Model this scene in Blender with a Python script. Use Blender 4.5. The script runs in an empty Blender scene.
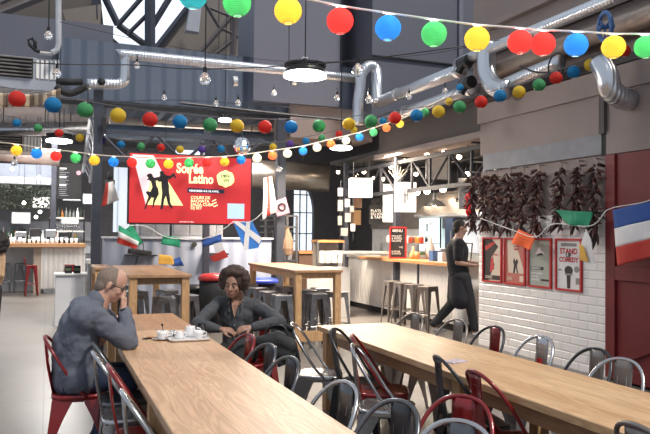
import bpy, bmesh, math, random
from mathutils import Vector as V, Matrix, Quaternion
random.seed(7)
SC = bpy.context.scene
COL = SC.collection
PI = math.pi
# ---------------------------------------------------------------- camera
FPX = 700.0; TH = math.radians(21.66); PT = math.radians(1.375); RO = math.radians(.57); CH = 1.6
_f = V((math.sin(TH)*math.cos(PT), math.cos(TH)*math.cos(PT), math.sin(PT)))
_r0 = V((math.cos(TH), -math.sin(TH), 0)); _u0 = _r0.cross(_f)
_r = _r0*math.cos(RO)+_u0*math.sin(RO); _u = -_r0*math.sin(RO)+_u0*math.cos(RO)
cd = bpy.data.cameras.new('camera'); cam = bpy.data.objects.new('camera', cd); COL.objects.link(cam)
m = Matrix((_r, _u, -_f)).transposed().to_4x4(); m.translation = V((0, 0, CH)); cam.matrix_world = m
cd.sensor_fit = 'HORIZONTAL'; cd.sensor_width = 36; cd.lens = 36*FPX/650; cd.clip_start = .05; cd.clip_end = 200
SC.camera = cam
def P(x, y, X=None, Y=None, Z=None, D=None):
    """point of the place seen at photo position x,y that lies on the real plane X=, Y=, Z= or at depth D="""
    d = (x-325)*_r+(217-y)*_u+FPX*_f
    if X is not None: t = X/d.x
    elif Y is not None: t = Y/d.y
    elif Z is not None: t = (Z-CH)/d.z
    else: t = D/FPX
    return V((0, 0, CH))+d*t
# ---------------------------------------------------------------- light
SC.view_settings.view_transform = 'Standard'; SC.view_settings.look = 'None'
SC.view_settings.gamma = 1; SC.view_settings.use_curve_mapping = False
SC.view_settings.exposure = 0.35
w = bpy.data.worlds.new('sky'); SC.world = w; w.use_nodes = True
w.node_tree.nodes['Background'].inputs[0].default_value = (.78, .87, 1, 1)
_t = w.node_tree; _g = _t.nodes.new('ShaderNodeTexCoord'); _s = _t.nodes.new('ShaderNodeSeparateXYZ'); _m = _t.nodes.new('ShaderNodeMapRange')
_m.interpolation_type = 'SMOOTHSTEP'; _m.inputs[1].default_value = .70; _m.inputs[2].default_value = .88; _m.inputs[3].default_value = .50; _m.inputs[4].default_value = 1.25   # extra sky brightness added on the far side to whiten the roof glazing
_t.links.new(_g.outputs['Generated'], _s.inputs[0]); _t.links.new(_s.outputs['Y'], _m.inputs[0]); _t.links.new(_m.outputs[0], _t.nodes['Background'].inputs[1])
sd = bpy.data.lights.new('sun', 'SUN'); sd.energy = 2.3; sd.angle = math.radians(8); sd.color = (1, .93, .84)
so = bpy.data.objects.new('sun', sd); COL.objects.link(so)
so.rotation_euler = V((-.30, .55, -.85)).normalized().to_track_quat('-Z', 'Y').to_euler()
def area(name, loc, to, size, e, c, sy=None):
    a = bpy.data.lights.new(name, 'AREA'); a.energy = e; a.color = c; a.size = size
    if sy: a.shape = 'RECTANGLE'; a.size_y = sy
    o = bpy.data.objects.new(name, a); COL.objects.link(o); o.location = loc
    o.rotation_euler = (V(to)-V(loc)).to_track_quat('-Z', 'Y').to_euler(); return o
area('bar_light', (-.4, 20.4, 4.2), (-.4, 19.4, .0), 3, 420, (1, .95, .9), 2)  # unseen area lamp added to brighten the left bar
area('kitchen_light', (4.95, 12.0, 3.05), (5.2, 12.0, 0), .6, 420, (1, .84, .66), 4)  # added lamp without a fixture, whitens the counter front
area('stove_light', (7.3, 11.5, 3.0), (7.7, 11.5, .5), .8, 90, (1, .86, .7), 4)  # extra lamp with no fixture, lifts the dark kitchen interior
area('hall_light', (3.6, 17.0, 4.2), (3.6, 19, .8), 3, 130, (1, .93, .85), 2)  # unseen lamp put under the deck to brighten the far hall
area('bar_front_light', (-.3, 17.6, 3.6), (-.1, 19.4, .5), 1.5, 130, (1, .97, .93))  # added front lamp, stands in for daylight on the ribbed bar front
def spot(name, loc, e, c=(1, .85, .68), r=.05):
    a = bpy.data.lights.new(name, 'POINT'); a.energy = e; a.color = c; a.shadow_soft_size = r
    o = bpy.data.objects.new(name, a); COL.objects.link(o); o.location = loc; return o
# ---------------------------------------------------------------- materials
def nt(name):
    mt = bpy.data.materials.new(name); mt.use_nodes = True
    t = mt.node_tree; return mt, t, t.nodes['Principled BSDF']
def lk(t, a, b): t.links.new(a, b)
def c4(c): return (c[0], c[1], c[2], 1)
MATS = {}
def mat(name, c, rough=.5, metal=0, var=.12, scale=6, bump=0, trans=0, alpha=1, emit=0, ecol=None, stretch=(1, 1, 1), coat=0):
    if name in MATS: return MATS[name]
    mt, t, b = nt(name)
    tc = t.nodes.new('ShaderNodeTexCoord'); mp = t.nodes.new('ShaderNodeMapping'); mp.inputs['Scale'].default_value = stretch
    n = t.nodes.new('ShaderNodeTexNoise'); n.inputs['Scale'].default_value = scale; n.inputs['Detail'].default_value = 5
    r = t.nodes.new('ShaderNodeValToRGB')
    r.color_ramp.elements[0].position = .3; r.color_ramp.elements[1].position = .7
    r.color_ramp.elements[0].color = c4([max(0, v*(1-var)) for v in c]); r.color_ramp.elements[1].color = c4([min(1, v*(1+var)) for v in c])
    lk(t, tc.outputs['Object'], mp.inputs[0]); lk(t, mp.outputs[0], n.inputs[0]); lk(t, n.outputs['Fac'], r.inputs[0]); lk(t, r.outputs[0], b.inputs['Base Color'])
    b.inputs['Roughness'].default_value = rough; b.inputs['Metallic'].default_value = metal
    b.inputs['Transmission Weight'].default_value = trans; b.inputs['Alpha'].default_value = alpha; b.inputs['Coat Weight'].default_value = coat
    if emit: b.inputs['Emission Color'].default_value = c4(ecol or c); b.inputs['Emission Strength'].default_value = emit
    if bump:
        bp = t.nodes.new('ShaderNodeBump'); bp.inputs['Strength'].default_value = bump; bp.inputs['Distance'].default_value = .01
        lk(t, n.outputs['Fac'], bp.inputs['Height']); lk(t, bp.outputs[0], b.inputs['Normal'])
    MATS[name] = mt; return mt
def mx(t, mode, fac, a, b_):
    n = t.nodes.new('ShaderNodeMix'); n.data_type = 'RGBA'; n.blend_type = mode
    if isinstance(fac, (int, float)): n.inputs[0].default_value = fac
    else: lk(t, fac, n.inputs[0])
    for i, v in ((6, a), (7, b_)):
        if isinstance(v, tuple): n.inputs[i].default_value = c4(v)
        else: lk(t, v, n.inputs[i])
    return n.outputs[2]
def wood(name, c, c2, plank=.11, rough=.42, along='Y', coat=.15):
    """planks running along an axis, with ring figure and slight plank to plank colour change"""
    mt, t, b = nt(name); tc = t.nodes.new('ShaderNodeTexCoord')
    mp = t.nodes.new('ShaderNodeMapping'); lk(t, tc.outputs['Object'], mp.inputs[0])
    if along == 'Y': mp.inputs['Rotation'].default_value = (0, 0, PI/2)
    if along == 'Z': mp.inputs['Rotation'].default_value = (0, PI/2, 0)
    br = t.nodes.new('ShaderNodeTexBrick'); br.inputs['Scale'].default_value = 1; br.inputs['Brick Width'].default_value = 9.3
    br.inputs['Row Height'].default_value = plank; br.inputs['Mortar Size'].default_value = .0008
    br.inputs['Color1'].default_value = c4(c); br.inputs['Color2'].default_value = c4(c2); br.inputs['Mortar'].default_value = c4([v*.45 for v in c2])
    br.inputs['Mortar Smooth'].default_value = .5
    lk(t, mp.outputs[0], br.inputs[0])
    m2 = t.nodes.new('ShaderNodeMapping'); m2.inputs['Scale'].default_value = (.55, 6, 6); lk(t, mp.outputs[0], m2.inputs[0])
    n = t.nodes.new('ShaderNodeTexNoise'); n.inputs['Scale'].default_value = 1.6; n.inputs['Detail'].default_value = 2; n.inputs['Distortion'].default_value = .6; lk(t, m2.outputs[0], n.inputs[0])
    mu = t.nodes.new('ShaderNodeMath'); mu.operation = 'MULTIPLY'; mu.inputs[1].default_value = 70; lk(t, n.outputs['Fac'], mu.inputs[0])
    si = t.nodes.new('ShaderNodeMath'); si.operation = 'SINE'; lk(t, mu.outputs[0], si.inputs[0])
    rp = t.nodes.new('ShaderNodeMapRange'); rp.inputs[1].default_value = -1; rp.inputs[2].default_value = 1; rp.inputs[3].default_value = 0; rp.inputs[4].default_value = .40
    lk(t, si.outputs[0], rp.inputs[0])
    n2 = t.nodes.new('ShaderNodeTexNoise'); n2.inputs['Scale'].default_value = 2.2; n2.inputs['Detail'].default_value = 6
    m3 = t.nodes.new('ShaderNodeMapping'); m3.inputs['Scale'].default_value = (1, 14, 14); lk(t, mp.outputs[0], m3.inputs[0]); lk(t, m3.outputs[0], n2.inputs[0])
    dk = mx(t, 'MULTIPLY', rp.outputs[0], br.outputs['Color'], (.52, .40, .30))
    f2 = t.nodes.new('ShaderNodeMapRange'); f2.inputs[1].default_value = .35; f2.inputs[2].default_value = .75; f2.inputs[3].default_value = 0; f2.inputs[4].default_value = .45; lk(t, n2.outputs['Fac'], f2.inputs[0])
    o = mx(t, 'MULTIPLY', f2.outputs[0], dk, (.72, .60, .50))
    lk(t, o, b.inputs['Base Color']); b.inputs['Roughness'].default_value = rough; b.inputs['Coat Weight'].default_value = coat; b.inputs['Coat Roughness'].default_value = .35
    return mt
M_OAK = wood('pale_oak', (.72, .49, .30), (.62, .40, .235), .10)
M_OAK2 = wood('golden_oak', (.80, .56, .33), (.68, .44, .24), .12, .36)
M_OAKD = wood('brown_oak', (.50, .30, .17), (.43, .25, .14), .09)
M_LEG = wood('pine_leg', (.66, .42, .22), (.60, .37, .19), .3, .5, 'Z', 0)
M_EDGE = wood('table_edge_wood', (.33, .19, .10), (.29, .16, .08), .3)
M_CTR = wood('orange_counter_wood', (.62, .32, .13), (.55, .27, .1), .2)
def tile():
    mt, t, b = nt('white_metro_tile'); tc = t.nodes.new('ShaderNodeTexCoord'); mp = t.nodes.new('ShaderNodeMapping'); mp.vector_type = 'POINT'
    cx = t.nodes.new('ShaderNodeSeparateXYZ'); cb = t.nodes.new('ShaderNodeCombineXYZ'); lk(t, tc.outputs['Object'], cx.inputs[0])
    lk(t, cx.outputs['Y'], cb.inputs[0]); lk(t, cx.outputs['Z'], cb.inputs[1])
    def br(ms, sm):
        n = t.nodes.new('ShaderNodeTexBrick'); n.inputs['Scale'].default_value = 1; n.inputs['Brick Width'].default_value = .30; n.inputs['Row Height'].default_value = .1
        n.inputs['Mortar Size'].default_value = ms; n.inputs['Mortar Smooth'].default_value = sm
        n.inputs['Color1'].default_value = (.88, .84, .81, 1); n.inputs['Color2'].default_value = (.85, .81, .78, 1); n.inputs['Mortar'].default_value = (.62, .58, .56, 1)
        lk(t, cb.outputs[0], n.inputs[0]); return n
    a = br(.0022, .1); c = br(.014, 1)
    lk(t, a.outputs['Color'], b.inputs['Base Color']); b.inputs['Roughness'].default_value = .18
    bp = t.nodes.new('ShaderNodeBump'); bp.invert = True; bp.inputs['Strength'].default_value = .8; bp.inputs['Distance'].default_value = .008
    lk(t, c.outputs['Fac'], bp.inputs['Height']); lk(t, bp.outputs[0], b.inputs['Normal']); return mt
M_TILE = tile()
def concrete():
    mt, t, b = nt('pale_polished_concrete'); tc = t.nodes.new('ShaderNodeTexCoord')
    n = t.nodes.new('ShaderNodeTexNoise'); n.inputs['Scale'].default_value = .9; n.inputs['Detail'].default_value = 8; n.inputs['Roughness'].default_value = .6
    lk(t, tc.outputs['Object'], n.inputs[0]); r = t.nodes.new('ShaderNodeValToRGB'); r.color_ramp.elements[0].position = .3; r.color_ramp.elements[1].position = .7
    r.color_ramp.elements[0].color = (.155, .14, .126, 1); r.color_ramp.elements[1].color = (.215, .197, .178, 1); lk(t, n.outputs['Fac'], r.inputs[0])
    br = t.nodes.new('ShaderNodeTexBrick'); br.offset = 0; br.inputs['Scale'].default_value = 1; br.inputs['Brick Width'].default_value = 2.4; br.inputs['Row Height'].default_value = 2.4; br.inputs['Mortar Size'].default_value = .006
    br.inputs['Color1'].default_value = br.inputs['Color2'].default_value = (1, 1, 1, 1); br.inputs['Mortar'].default_value = (.6, .57, .53, 1); lk(t, tc.outputs['Object'], br.inputs[0])
    lk(t, mx(t, 'MULTIPLY', 1.0, r.outputs[0], br.outputs['Color']), b.inputs['Base Color']); b.inputs['Roughness'].default_value = .33; return mt
M_FLOOR = concrete()
def ribbed(name, c, pitch=.09, axis='X', depth=.9, rough=.45, metal=0):
    mt, t, b = nt(name); tc = t.nodes.new('ShaderNodeTexCoord'); s = t.nodes.new('ShaderNodeSeparateXYZ'); lk(t, tc.outputs['Object'], s.inputs[0])
    mu = t.nodes.new('ShaderNodeMath'); mu.operation = 'MULTIPLY'; mu.inputs[1].default_value = 2*PI/pitch; lk(t, s.outputs[axis], mu.inputs[0])
    si = t.nodes.new('ShaderNodeMath'); si.operation = 'SINE'; lk(t, mu.outputs[0], si.inputs[0])
    bp = t.nodes.new('ShaderNodeBump'); bp.inputs['Strength'].default_value = depth; bp.inputs['Distance'].default_value = pitch*.12; lk(t, si.outputs[0], bp.inputs['Height']); lk(t, bp.outputs[0], b.inputs['Normal'])
    n = t.nodes.new('ShaderNodeTexNoise'); n.inputs['Scale'].default_value = .8; lk(t, tc.outputs['Object'], n.inputs[0])
    lk(t, mx(t, 'MIX', n.outputs['Fac'], tuple(v*.85 for v in c), tuple(min(1, v*1.12) for v in c)), b.inputs['Base Color'])
    b.inputs['Roughness'].default_value = rough; b.inputs['Metallic'].default_value = metal; return mt
M_RIBW = ribbed('white_ribbed_cladding', (.72, .69, .66), .12)
M_RIBY = ribbed('white_ribbed_counter_cladding', (.80, .77, .74), .10, 'Y', .4)
M_CORR = ribbed('blue_grey_corrugated_sheet', (.10, .125, .175), .30, 'X', .6)
M_PANL = ribbed('pale_blue_tongue_panel', (.29, .32, .40), .25, 'X', .35)
M_DUCT = ribbed('spiral_steel_duct', (.62, .64, .68), .05, 'X', .35, .28, .9)
M_DUCTY = ribbed('spiral_steel_duct_lengthwise', (.62, .64, .68), .05, 'Y', .35, .28, .9)
G_PANEL = mat('blue_grey_panel', (.095, .10, .13), .6, var=.06, scale=.7)
G_PANEL2 = mat('light_blue_grey_panel', (.14, .145, .185), .6, var=.05, scale=.6)
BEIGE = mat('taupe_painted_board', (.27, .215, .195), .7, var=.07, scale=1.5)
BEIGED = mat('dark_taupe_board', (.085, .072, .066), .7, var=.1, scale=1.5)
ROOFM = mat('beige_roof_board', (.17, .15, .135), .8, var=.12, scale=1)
STEEL = mat('dark_blue_steel', (.055, .06, .08), .45, .3, var=.15)
DSTEEL = mat('near_black_steel', (.018, .018, .024), .6, .1)
BLK = mat('black_metal', (.018, .018, .02), .4, .3, var=.2)
BLKM = mat('matt_black', (.02, .02, .022), .75, var=.2)
INOX = mat('brushed_inox', (.55, .55, .56), .3, .9, var=.08, stretch=(1, 1, 20))
WHT = mat('white_paint', (.78, .77, .75), .5, var=.03)
WHT2 = mat('white_ceramic', (.82, .82, .83), .15, var=.02, coat=.5)
PAPER = mat('white_paper', (.85, .83, .80), .8, var=.02)
GREYW = mat('grey_hvac_paint', (.33, .35, .40), .5, var=.05)
RED = mat('red_paint', (.50, .025, .025), .35, var=.08, coat=.3)
DRED = mat('dark_red_door_paint', (.155, .010, .012), .5, var=.12, scale=3)
FRED = mat('poster_frame_red', (.5, .028, .025), .4, var=.05)
GLASS = mat('clear_glass', (.95, .97, .97), .03, trans=1, var=.01)
# ---------------------------------------------------------------- mesh helpers
class MB:
    def __init__(s): s.b = bmesh.new()
    def pts(s, vs, fs):
        n = [s.b.verts.new(v) for v in vs]
        for f in fs:
            try: s.b.faces.new([n[i] for i in f])
            except ValueError: pass
        return s
    def box(s, c, d, rot=None):
        c = V(c); h = V(d)/2; R = rot.to_matrix() if rot is not None and not isinstance(rot, Matrix) else rot
        vs = []
        for z in (-1, 1):
            for x, y in ((-1, -1), (1, -1), (1, 1), (-1, 1)):
                q = V((x*h.x, y*h.y, z*h.z)); vs.append(c+(R @ q if R else q))
        return s.pts(vs, [(3, 2, 1, 0), (4, 5, 6, 7), (0, 1, 5, 4), (1, 2, 6, 5), (2, 3, 7, 6), (3, 0, 4, 7)])
    def bx(s, a, b):
        a = V(a); b = V(b); return s.box((a+b)/2, [abs(b[i]-a[i]) for i in range(3)])
    def ring(s, c, ax, ref, r, n):
        u = ref.cross(ax).normalized(); v = ax.cross(u).normalized()
        return [s.b.verts.new(c+u*math.cos(2*PI*i/n)*r+v*math.sin(2*PI*i/n)*r) for i in range(n)]
    def tube(s, pts, r, n=8, closed=False, cap=True):
        pts = [V(p) for p in pts]; k = len(pts); rs = r if isinstance(r, (list, tuple)) else [r]*k; rings = []; ref = None
        for i, p in enumerate(pts):
            a = pts[(i+1) % k] if (closed or i < k-1) else p; z = pts[i-1] if (closed or i > 0) else p
            ax = (a-z).normalized()
            if ref is None: ref = V((0, 0, 1)) if abs(ax.z) < .9 else V((1, 0, 0))
            u = ref-ax*ref.dot(ax)
            if u.length < 1e-4: u = ax.orthogonal()
            ref = u.normalized(); rings.append(s.ring(p, ax, ref, rs[i], n))
        m_ = k if closed else k-1
        for i in range(m_):
            A = rings[i]; B = rings[(i+1) % k]
            for j in range(n): s.b.faces.new((A[j], A[(j+1) % n], B[(j+1) % n], B[j]))
        if cap and not closed: s.b.faces.new(rings[0][::-1]); s.b.faces.new(rings[-1])
        return s
    def cyl(s, a, b, r, r2=None, n=14): return s.tube([a, b], [r, r if r2 is None else r2], n)
    def ell(s, c, r, rot=None, u=12, v=8):
        c = V(c); R = rot; r = (r, r, r) if isinstance(r, (int, float)) else r
        def f(x, y, z):
            q = V((x*r[0], y*r[1], z*r[2])); return c+(R @ q if R is not None else q)
        rows = [[s.b.verts.new(f(math.sin(PI*i/v)*math.cos(2*PI*j/u), math.sin(PI*i/v)*math.sin(2*PI*j/u), math.cos(PI*i/v))) for j in range(u)] for i in range(1, v)]
        t = s.b.verts.new(f(0, 0, 1)); b = s.b.verts.new(f(0, 0, -1))
        for j in range(u):
            s.b.faces.new((t, rows[0][j], rows[0][(j+1) % u])); s.b.faces.new((b, rows[-1][(j+1) % u], rows[-1][j]))
            for i in range(v-2): s.b.faces.new((rows[i][j], rows[i+1][j], rows[i+1][(j+1) % u], rows[i][(j+1) % u]))
        return s
    def lathe(s, c, prof, n=20):
        c = V(c); rows = [[s.b.verts.new(c+V((r*math.cos(2*PI*j/n), r*math.sin(2*PI*j/n), z))) for j in range(n)] for r, z in prof]
        for i in range(len(rows)-1):
            for j in range(n): s.b.faces.new((rows[i][j], rows[i][(j+1) % n], rows[i+1][(j+1) % n], rows[i+1][j]))
        if prof[0][0] > 1e-4: s.b.faces.new(rows[0][::-1])
        if prof[-1][0] > 1e-4: s.b.faces.new(rows[-1])
        return s
    def prism(s, poly, o, ux, uy, t):
        """2D outline extruded by vector t"""
        o = V(o); ux = V(ux); uy = V(uy); t = V(t); a = [s.b.verts.new(o+ux*x+uy*y) for x, y in poly]; b = [s.b.verts.new(v.co+t) for v in a]; n = len(a)
        s.b.faces.new(a); s.b.faces.new(b[::-1])
        for i in range(n): s.b.faces.new((a[i], b[i], b[(i+1) % n], a[(i+1) % n]))
        return s
    def sheet(s, f, nu, nv, th=.002):
        """cloth from f(u,v), with real thickness"""
        g = [[V(f(i/nu, j/nv)) for j in range(nv+1)] for i in range(nu+1)]; off = []
        A = [[s.b.verts.new(p) for p in r] for r in g]; B = []
        for i in range(nu+1):
            row = []
            for j in range(nv+1):
                du = g[min(i+1, nu)][j]-g[max(i-1, 0)][j]; dv = g[i][min(j+1, nv)]-g[i][max(j-1, 0)]
                n = du.cross(dv); n = n.normalized() if n.length > 1e-9 else V((0, 0, 1)); row.append(s.b.verts.new(g[i][j]+n*th))
            B.append(row)
        for i in range(nu):
            for j in range(nv):
                s.b.faces.new((A[i][j], A[i+1][j], A[i+1][j+1], A[i][j+1])); s.b.faces.new((B[i][j], B[i][j+1], B[i+1][j+1], B[i+1][j]))
        for i in range(nu):
            for j, fl in ((0, 0), (nv, 1)):
                q = (A[i][j], B[i][j], B[i+1][j], A[i+1][j]); s.b.faces.new(q if not fl else q[::-1])
        for j in range(nv):
            for i, fl in ((0, 1), (nu, 0)):
                q = (A[i][j], B[i][j], B[i][j+1], A[i][j+1]); s.b.faces.new(q if not fl else q[::-1])
        return s
    def build(s, name, m_, parent=None, smooth=False, bevel=0, base=None):
        bmesh.ops.recalc_face_normals(s.b, faces=s.b.faces[:])
        me = bpy.data.meshes.new(name); s.b.to_mesh(me); s.b.free()
        o = bpy.data.objects.new(name, me); COL.objects.link(o); me.materials.append(m_)
        if smooth:
            for p in me.polygons: p.use_smooth = True
        off = V((0, 0, 0))
        if parent is not None:
            o.parent = parent; q = parent
            while q is not None: off += q.location; q = q.parent
        elif base is not None: off = V(base); o.location = off
        else:
            n = len(me.vertices); mn = min(v.co.z for v in me.vertices)
            off = V((sum(v.co.x for v in me.vertices)/n, sum(v.co.y for v in me.vertices)/n, mn)); o.location = off
        if off.length: me.transform(Matrix.Translation(-off))
        if bevel:
            b = o.modifiers.new('bevel', 'BEVEL'); b.width = bevel; b.segments = 2; b.limit_method = 'ANGLE'
        return o
def tag(o, label, cat, group=None, kind=None):
    o['label'] = label; o['category'] = cat
    if group: o['group'] = group
    if kind: o['kind'] = kind
    return o
def thing(name, loc, label, cat, group=None, kind=None):
    o = bpy.data.objects.new(name, None); COL.objects.link(o); o.location = loc; o.empty_display_size = .1
    return tag(o, label, cat, group, kind)
def struct(o): o['kind'] = 'structure'; return o
def copy_tree(o, parent=None):
    c = o.copy(); COL.objects.link(c)
    if parent is not None: c.parent = parent
    for ch in list(o.children): copy_tree(ch, c)
    return c
def smoothpath(pts, k=6):
    pts = [V(p) for p in pts]; q = [pts[0]*2-pts[1]]+pts+[pts[-1]*2-pts[-2]]; out = []
    for i in range(1, len(q)-2):
        for j in range(k):
            t = j/k; a, b, c, d = q[i-1:i+3]
            out.append(.5*((2*b)+(c-a)*t+(2*a-5*b+4*c-d)*t*t+(3*b-a-3*c+d)*t**3))
    return out+[pts[-1]]
def flat_text(s, size, m_, parent, o, ux, uy, name='lettering', th=.002, align='LEFT', bold=0, tall=1):
    cu = bpy.data.curves.new('t', 'FONT'); cu.body = s; cu.size = size; cu.extrude = th/2; cu.align_x = align; cu.offset = bold; cu.resolution_u = 3; cu.space_line = .85
    to = bpy.data.objects.new('t', cu); COL.objects.link(to); dg = bpy.context.evaluated_depsgraph_get()
    me = bpy.data.meshes.new_from_object(to.evaluated_get(dg)); bpy.data.objects.remove(to)
    ux = V(ux).normalized(); uy = V(uy).normalized(); M = Matrix((ux, uy, ux.cross(uy))).transposed().to_4x4(); M.translation = V(o); me.transform(M @ Matrix.Diagonal((1, tall, 1, 1)))
    off = V((0, 0, 0)); q = parent
    while q is not None: off += q.location; q = q.parent
    me.transform(Matrix.Translation(-off)); ob = bpy.data.objects.new(name, me); COL.objects.link(ob); me.materials.clear(); me.materials.append(m_); ob.parent = parent; return ob
# ================================================================ SETTING
struct(MB().bx((-8, -3, -.1), (14, 30, 0)).build('floor', M_FLOOR, base=(0, 0, 0)))
WX = 5.9
struct(MB().bx((WX, 6.19, 0), (WX+.2, 8.72, 1.86)).build('wall_right', M_TILE, base=(WX, 6.19, 0)))
struct(MB().bx((WX+.06, 1.2, 0), (WX+.25, 6.19, 2.55)).build('wall_front', DRED))
# sliding barn door with diagonal brace
d = MB().bx((WX-.02, 1.6, .03), (WX+.05, 6.17, 2.52)).build('door_1', DRED); struct(d)
for a, b in (((WX-.05, 6.03, .03), (WX-.02, 6.17, 2.52)), ((WX-.05, 1.6, 1.12), (WX-.02, 6.03, 1.27)), ((WX-.05, 1.6, .03), (WX-.02, 6.03, .17))):
    MB().bx(a, b).build('rail', DRED, d, bevel=.004)
for z0, z1 in ((.17, 1.12),):
    MB().prism([(3.9, z1 if z0 < 1 else z0), (4.05, z1 if z0 < 1 else z0), (6.03, z0+.1 if z0 < 1 else z1-.1), (6.03, z0 if z0 < 1 else z1)], (WX-.05, 0, 0), (0, 1, 0), (0, 0, 1), (.03, 0, 0)).build('brace', DRED, d)
# bulkhead over the tiled wall
T = lambda a, b, m_, i, base=None: struct(MB().bx(a, b).build('trim_%d' % i, m_, base=base))
T((WX, 1.2, 2.77), (WX+.5, 8.70, 3.23), BEIGE, 2)
T((WX-.04, 1.2, 3.23), (WX+.5, 8.72, 3.50), BEIGE, 3)
T((WX-.02, 6.26, 2.54), (WX+.3, 8.6, 2.77), mat('neutral_grey_panel', (.22, .22, .235), .6), 4)
T((WX-.01, 6.19, 2.52), (WX+.3, 6.27, 2.77), BLKM, 5)
T((WX-.015, 1.2, 2.53), (WX+.3, 6.19, 2.80), BEIGE, 6)
T((WX-.05, 6.19, 2.77), (WX, 6.27, 3.23), BEIGED, 7)
T((WX+.02, 6.24, 1.86), (WX+.2, 8.70, 2.54), BEIGE, 8)
T((WX+.4, 1.2, 3.5), (WX+.6, 9.5, 5.6), BEIGE, 9)
for i, (z, h, mm) in enumerate(((3.62, .10, BEIGED), (3.95, .08, BEIGE), (4.35, .12, BEIGED), (4.75, .1, BEIGE))):
    T((WX+.28, 1.2, z), (WX+.4, 9.5, z+h), mm, 10+i)
# beam over the kitchen front
T((6.2, 8.75, 3.20), (6.55, 12.7, 3.72), BEIGED, 14)
T((6.14, 8.75, 3.10), (6.55, 12.8, 3.20), BEIGE, 15)  # paler board paints in the lit lower edge of the beam
T((6.1, 8.75, 3.70), (6.2, 12.7, 3.76), BEIGED, 16)
# suspended volumes high up
T((-3.5, 14.3, 4.15), (1.15, 15.5, 5.66), G_PANEL, 17)
T((.15, 14, 4.12), (6.6, 16, 5.25), M_CORR, 18, base=(0, 14, 4))
T((.0, 13.9, 3.98), (6.9, 14.05, 4.06), BLK, 19)
T((3.85, 13.7, 4.3), (5.75, 15, 8.0), G_PANEL2, 20)
T((5.75, 14.6, 4.1), (6.9, 15, 8.0), G_PANEL, 21)
T((6.15, 12.95, 4.02), (10.5, 14.2, 8.2), G_PANEL, 22)
for i, y in enumerate((8.5,)): pass
T((4.7, 13.85, 3.62), (6.6, 15.0, 4.3), BEIGE, 23)
T((8.2, 12.9, 5.3), (8.3, 12.97, 8.0), G_PANEL2, 24); T((8.75, 12.9, 5.3), (8.95, 12.97, 8.0), G_PANEL2, 25)
T((6.15, 12.9, 5.25), (10.5, 12.96, 5.28), BLK, 26)
# far walls, with a tall arched window in the middle and the glazed gable of the roof
struct(MB().bx((-6, 26.8, 0), (4.5, 27, 5.6)).build('wall_back', mat('grey_back_wall', (.17, .17, .18), .7)))
struct(MB().bx((9.9, 8, 0), (10.1, 26, 6)).build('wall_kitchen', mat('kitchen_dark_wall', (.07, .065, .07), .6)))
w0 = MB(); YB = 22.0
wall = mat('charcoal_wall', (.09, .088, .10), .6)
aw = [P(297, 0, Y=YB).x, P(313, 0, Y=YB).x]
ax0 = P(294, 200, Y=YB).x; ax1 = P(314, 220, Y=YB).x
arc = [(ax0, 3.45)]+[(ax0+(ax1-ax0)*math.sin(PI/2*k/8), 2.3+1.15*math.cos(PI/2*k/8)) for k in range(9)]+[(ax1, .9)]
w0.prism([(4.5, 0), (4.5, 5.6), (ax0, 5.6), (ax0, .9), (ax1, .9), (ax1, 0)], (0, YB, 0), (1, 0, 0), (0, 0, 1), (0, .2, 0))
w0.prism(arc[1:]+[(9.9, .9), (9.9, 5.6), (ax0, 5.6)], (0, YB, 0), (1, 0, 0), (0, 0, 1), (0, .2, 0))
w0.bx((ax1, YB, 0), (9.9, YB+.2, .9))
struct(w0.build('wall_middle', wall))
wn = struct(MB().prism([(p[0]+.0, p[1]) for p in arc[1:]]+[(ax0, .9)], (0, YB+.1, 0), (1, 0, 0), (0, 0, 1), (0, .01, 0)).build('window_1', GLASS))
f = MB()
for k in range(1, 3): f.bx((ax0+(ax1-ax0)*k/3-.02, YB+.06, .9), (ax0+(ax1-ax0)*k/3+.02, YB+.1, 2.3+1.15*math.cos(math.asin(k/3))))
for z in (1.6, 2.3, 2.9): f.bx((ax0, YB+.06, z-.02), (ax1-.05 if z < 2.4 else ax0+(ax1-ax0)*.78, YB+.1, z+.02))
f.build('glazing_bar', mat('pale_window_bar', (.5, .55, .6)), wn)
struct(MB().bx((-6, 14.9, 4.75), (9.9, 26.8, 4.85)).build('ceiling_deck', mat('deck_grey', (.22, .21, .21), .7)))
struct(MB().bx((6.56, 8.75, 3.32), (9.9, 16.2, 3.4)).build('ceiling_kitchen', mat('kitchen_ceiling_dark', (.05, .05, .055), .7)))
# roof: boarded slopes and glazed strips, carried by steel trusses
def roofpanel(px, yy, m_, nm):
    pts = [P(x, y, Y=yy+dy) for (x, y), dy in px]; o = MB().prism([(p.x, p.z) for p in pts], (0, yy, 0), (1, 0, 0), (0, 0, 1), (0, .15, 0)).build(nm, m_); return struct(o)
YR = 20.0
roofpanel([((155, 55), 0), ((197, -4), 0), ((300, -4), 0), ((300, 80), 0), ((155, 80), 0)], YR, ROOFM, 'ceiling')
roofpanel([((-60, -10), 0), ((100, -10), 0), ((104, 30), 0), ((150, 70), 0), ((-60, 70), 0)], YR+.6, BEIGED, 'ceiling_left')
roofpanel([((62, 10), 0), ((102, 4), 0), ((100, 26), 0), ((66, 22), 0)], YR+.3, ROOFM, 'trim_27')
gw = P(100, 0, Y=YR+1).x; gx = P(200, 0, Y=YR+1).x
gl = struct(MB().bx((gw, YR+1, 5.6), (gx, YR+1.02, 9)).build('window_2', mat('frosted_roof_glass', (.95, .98, 1), .05, trans=.9, alpha=.35, var=.05)))
fb = MB()
def bar(a, b, r, yy): fb.tube([P(a[0], a[1], Y=yy), P(b[0], b[1], Y=yy)], r, 4)
bar((104, -4), (118, 25), .10, YR+.4); bar((118, 25), (155, 52), .10, YR+.4); bar((155, 50), (200, -8), .09, YR-.2)
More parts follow.
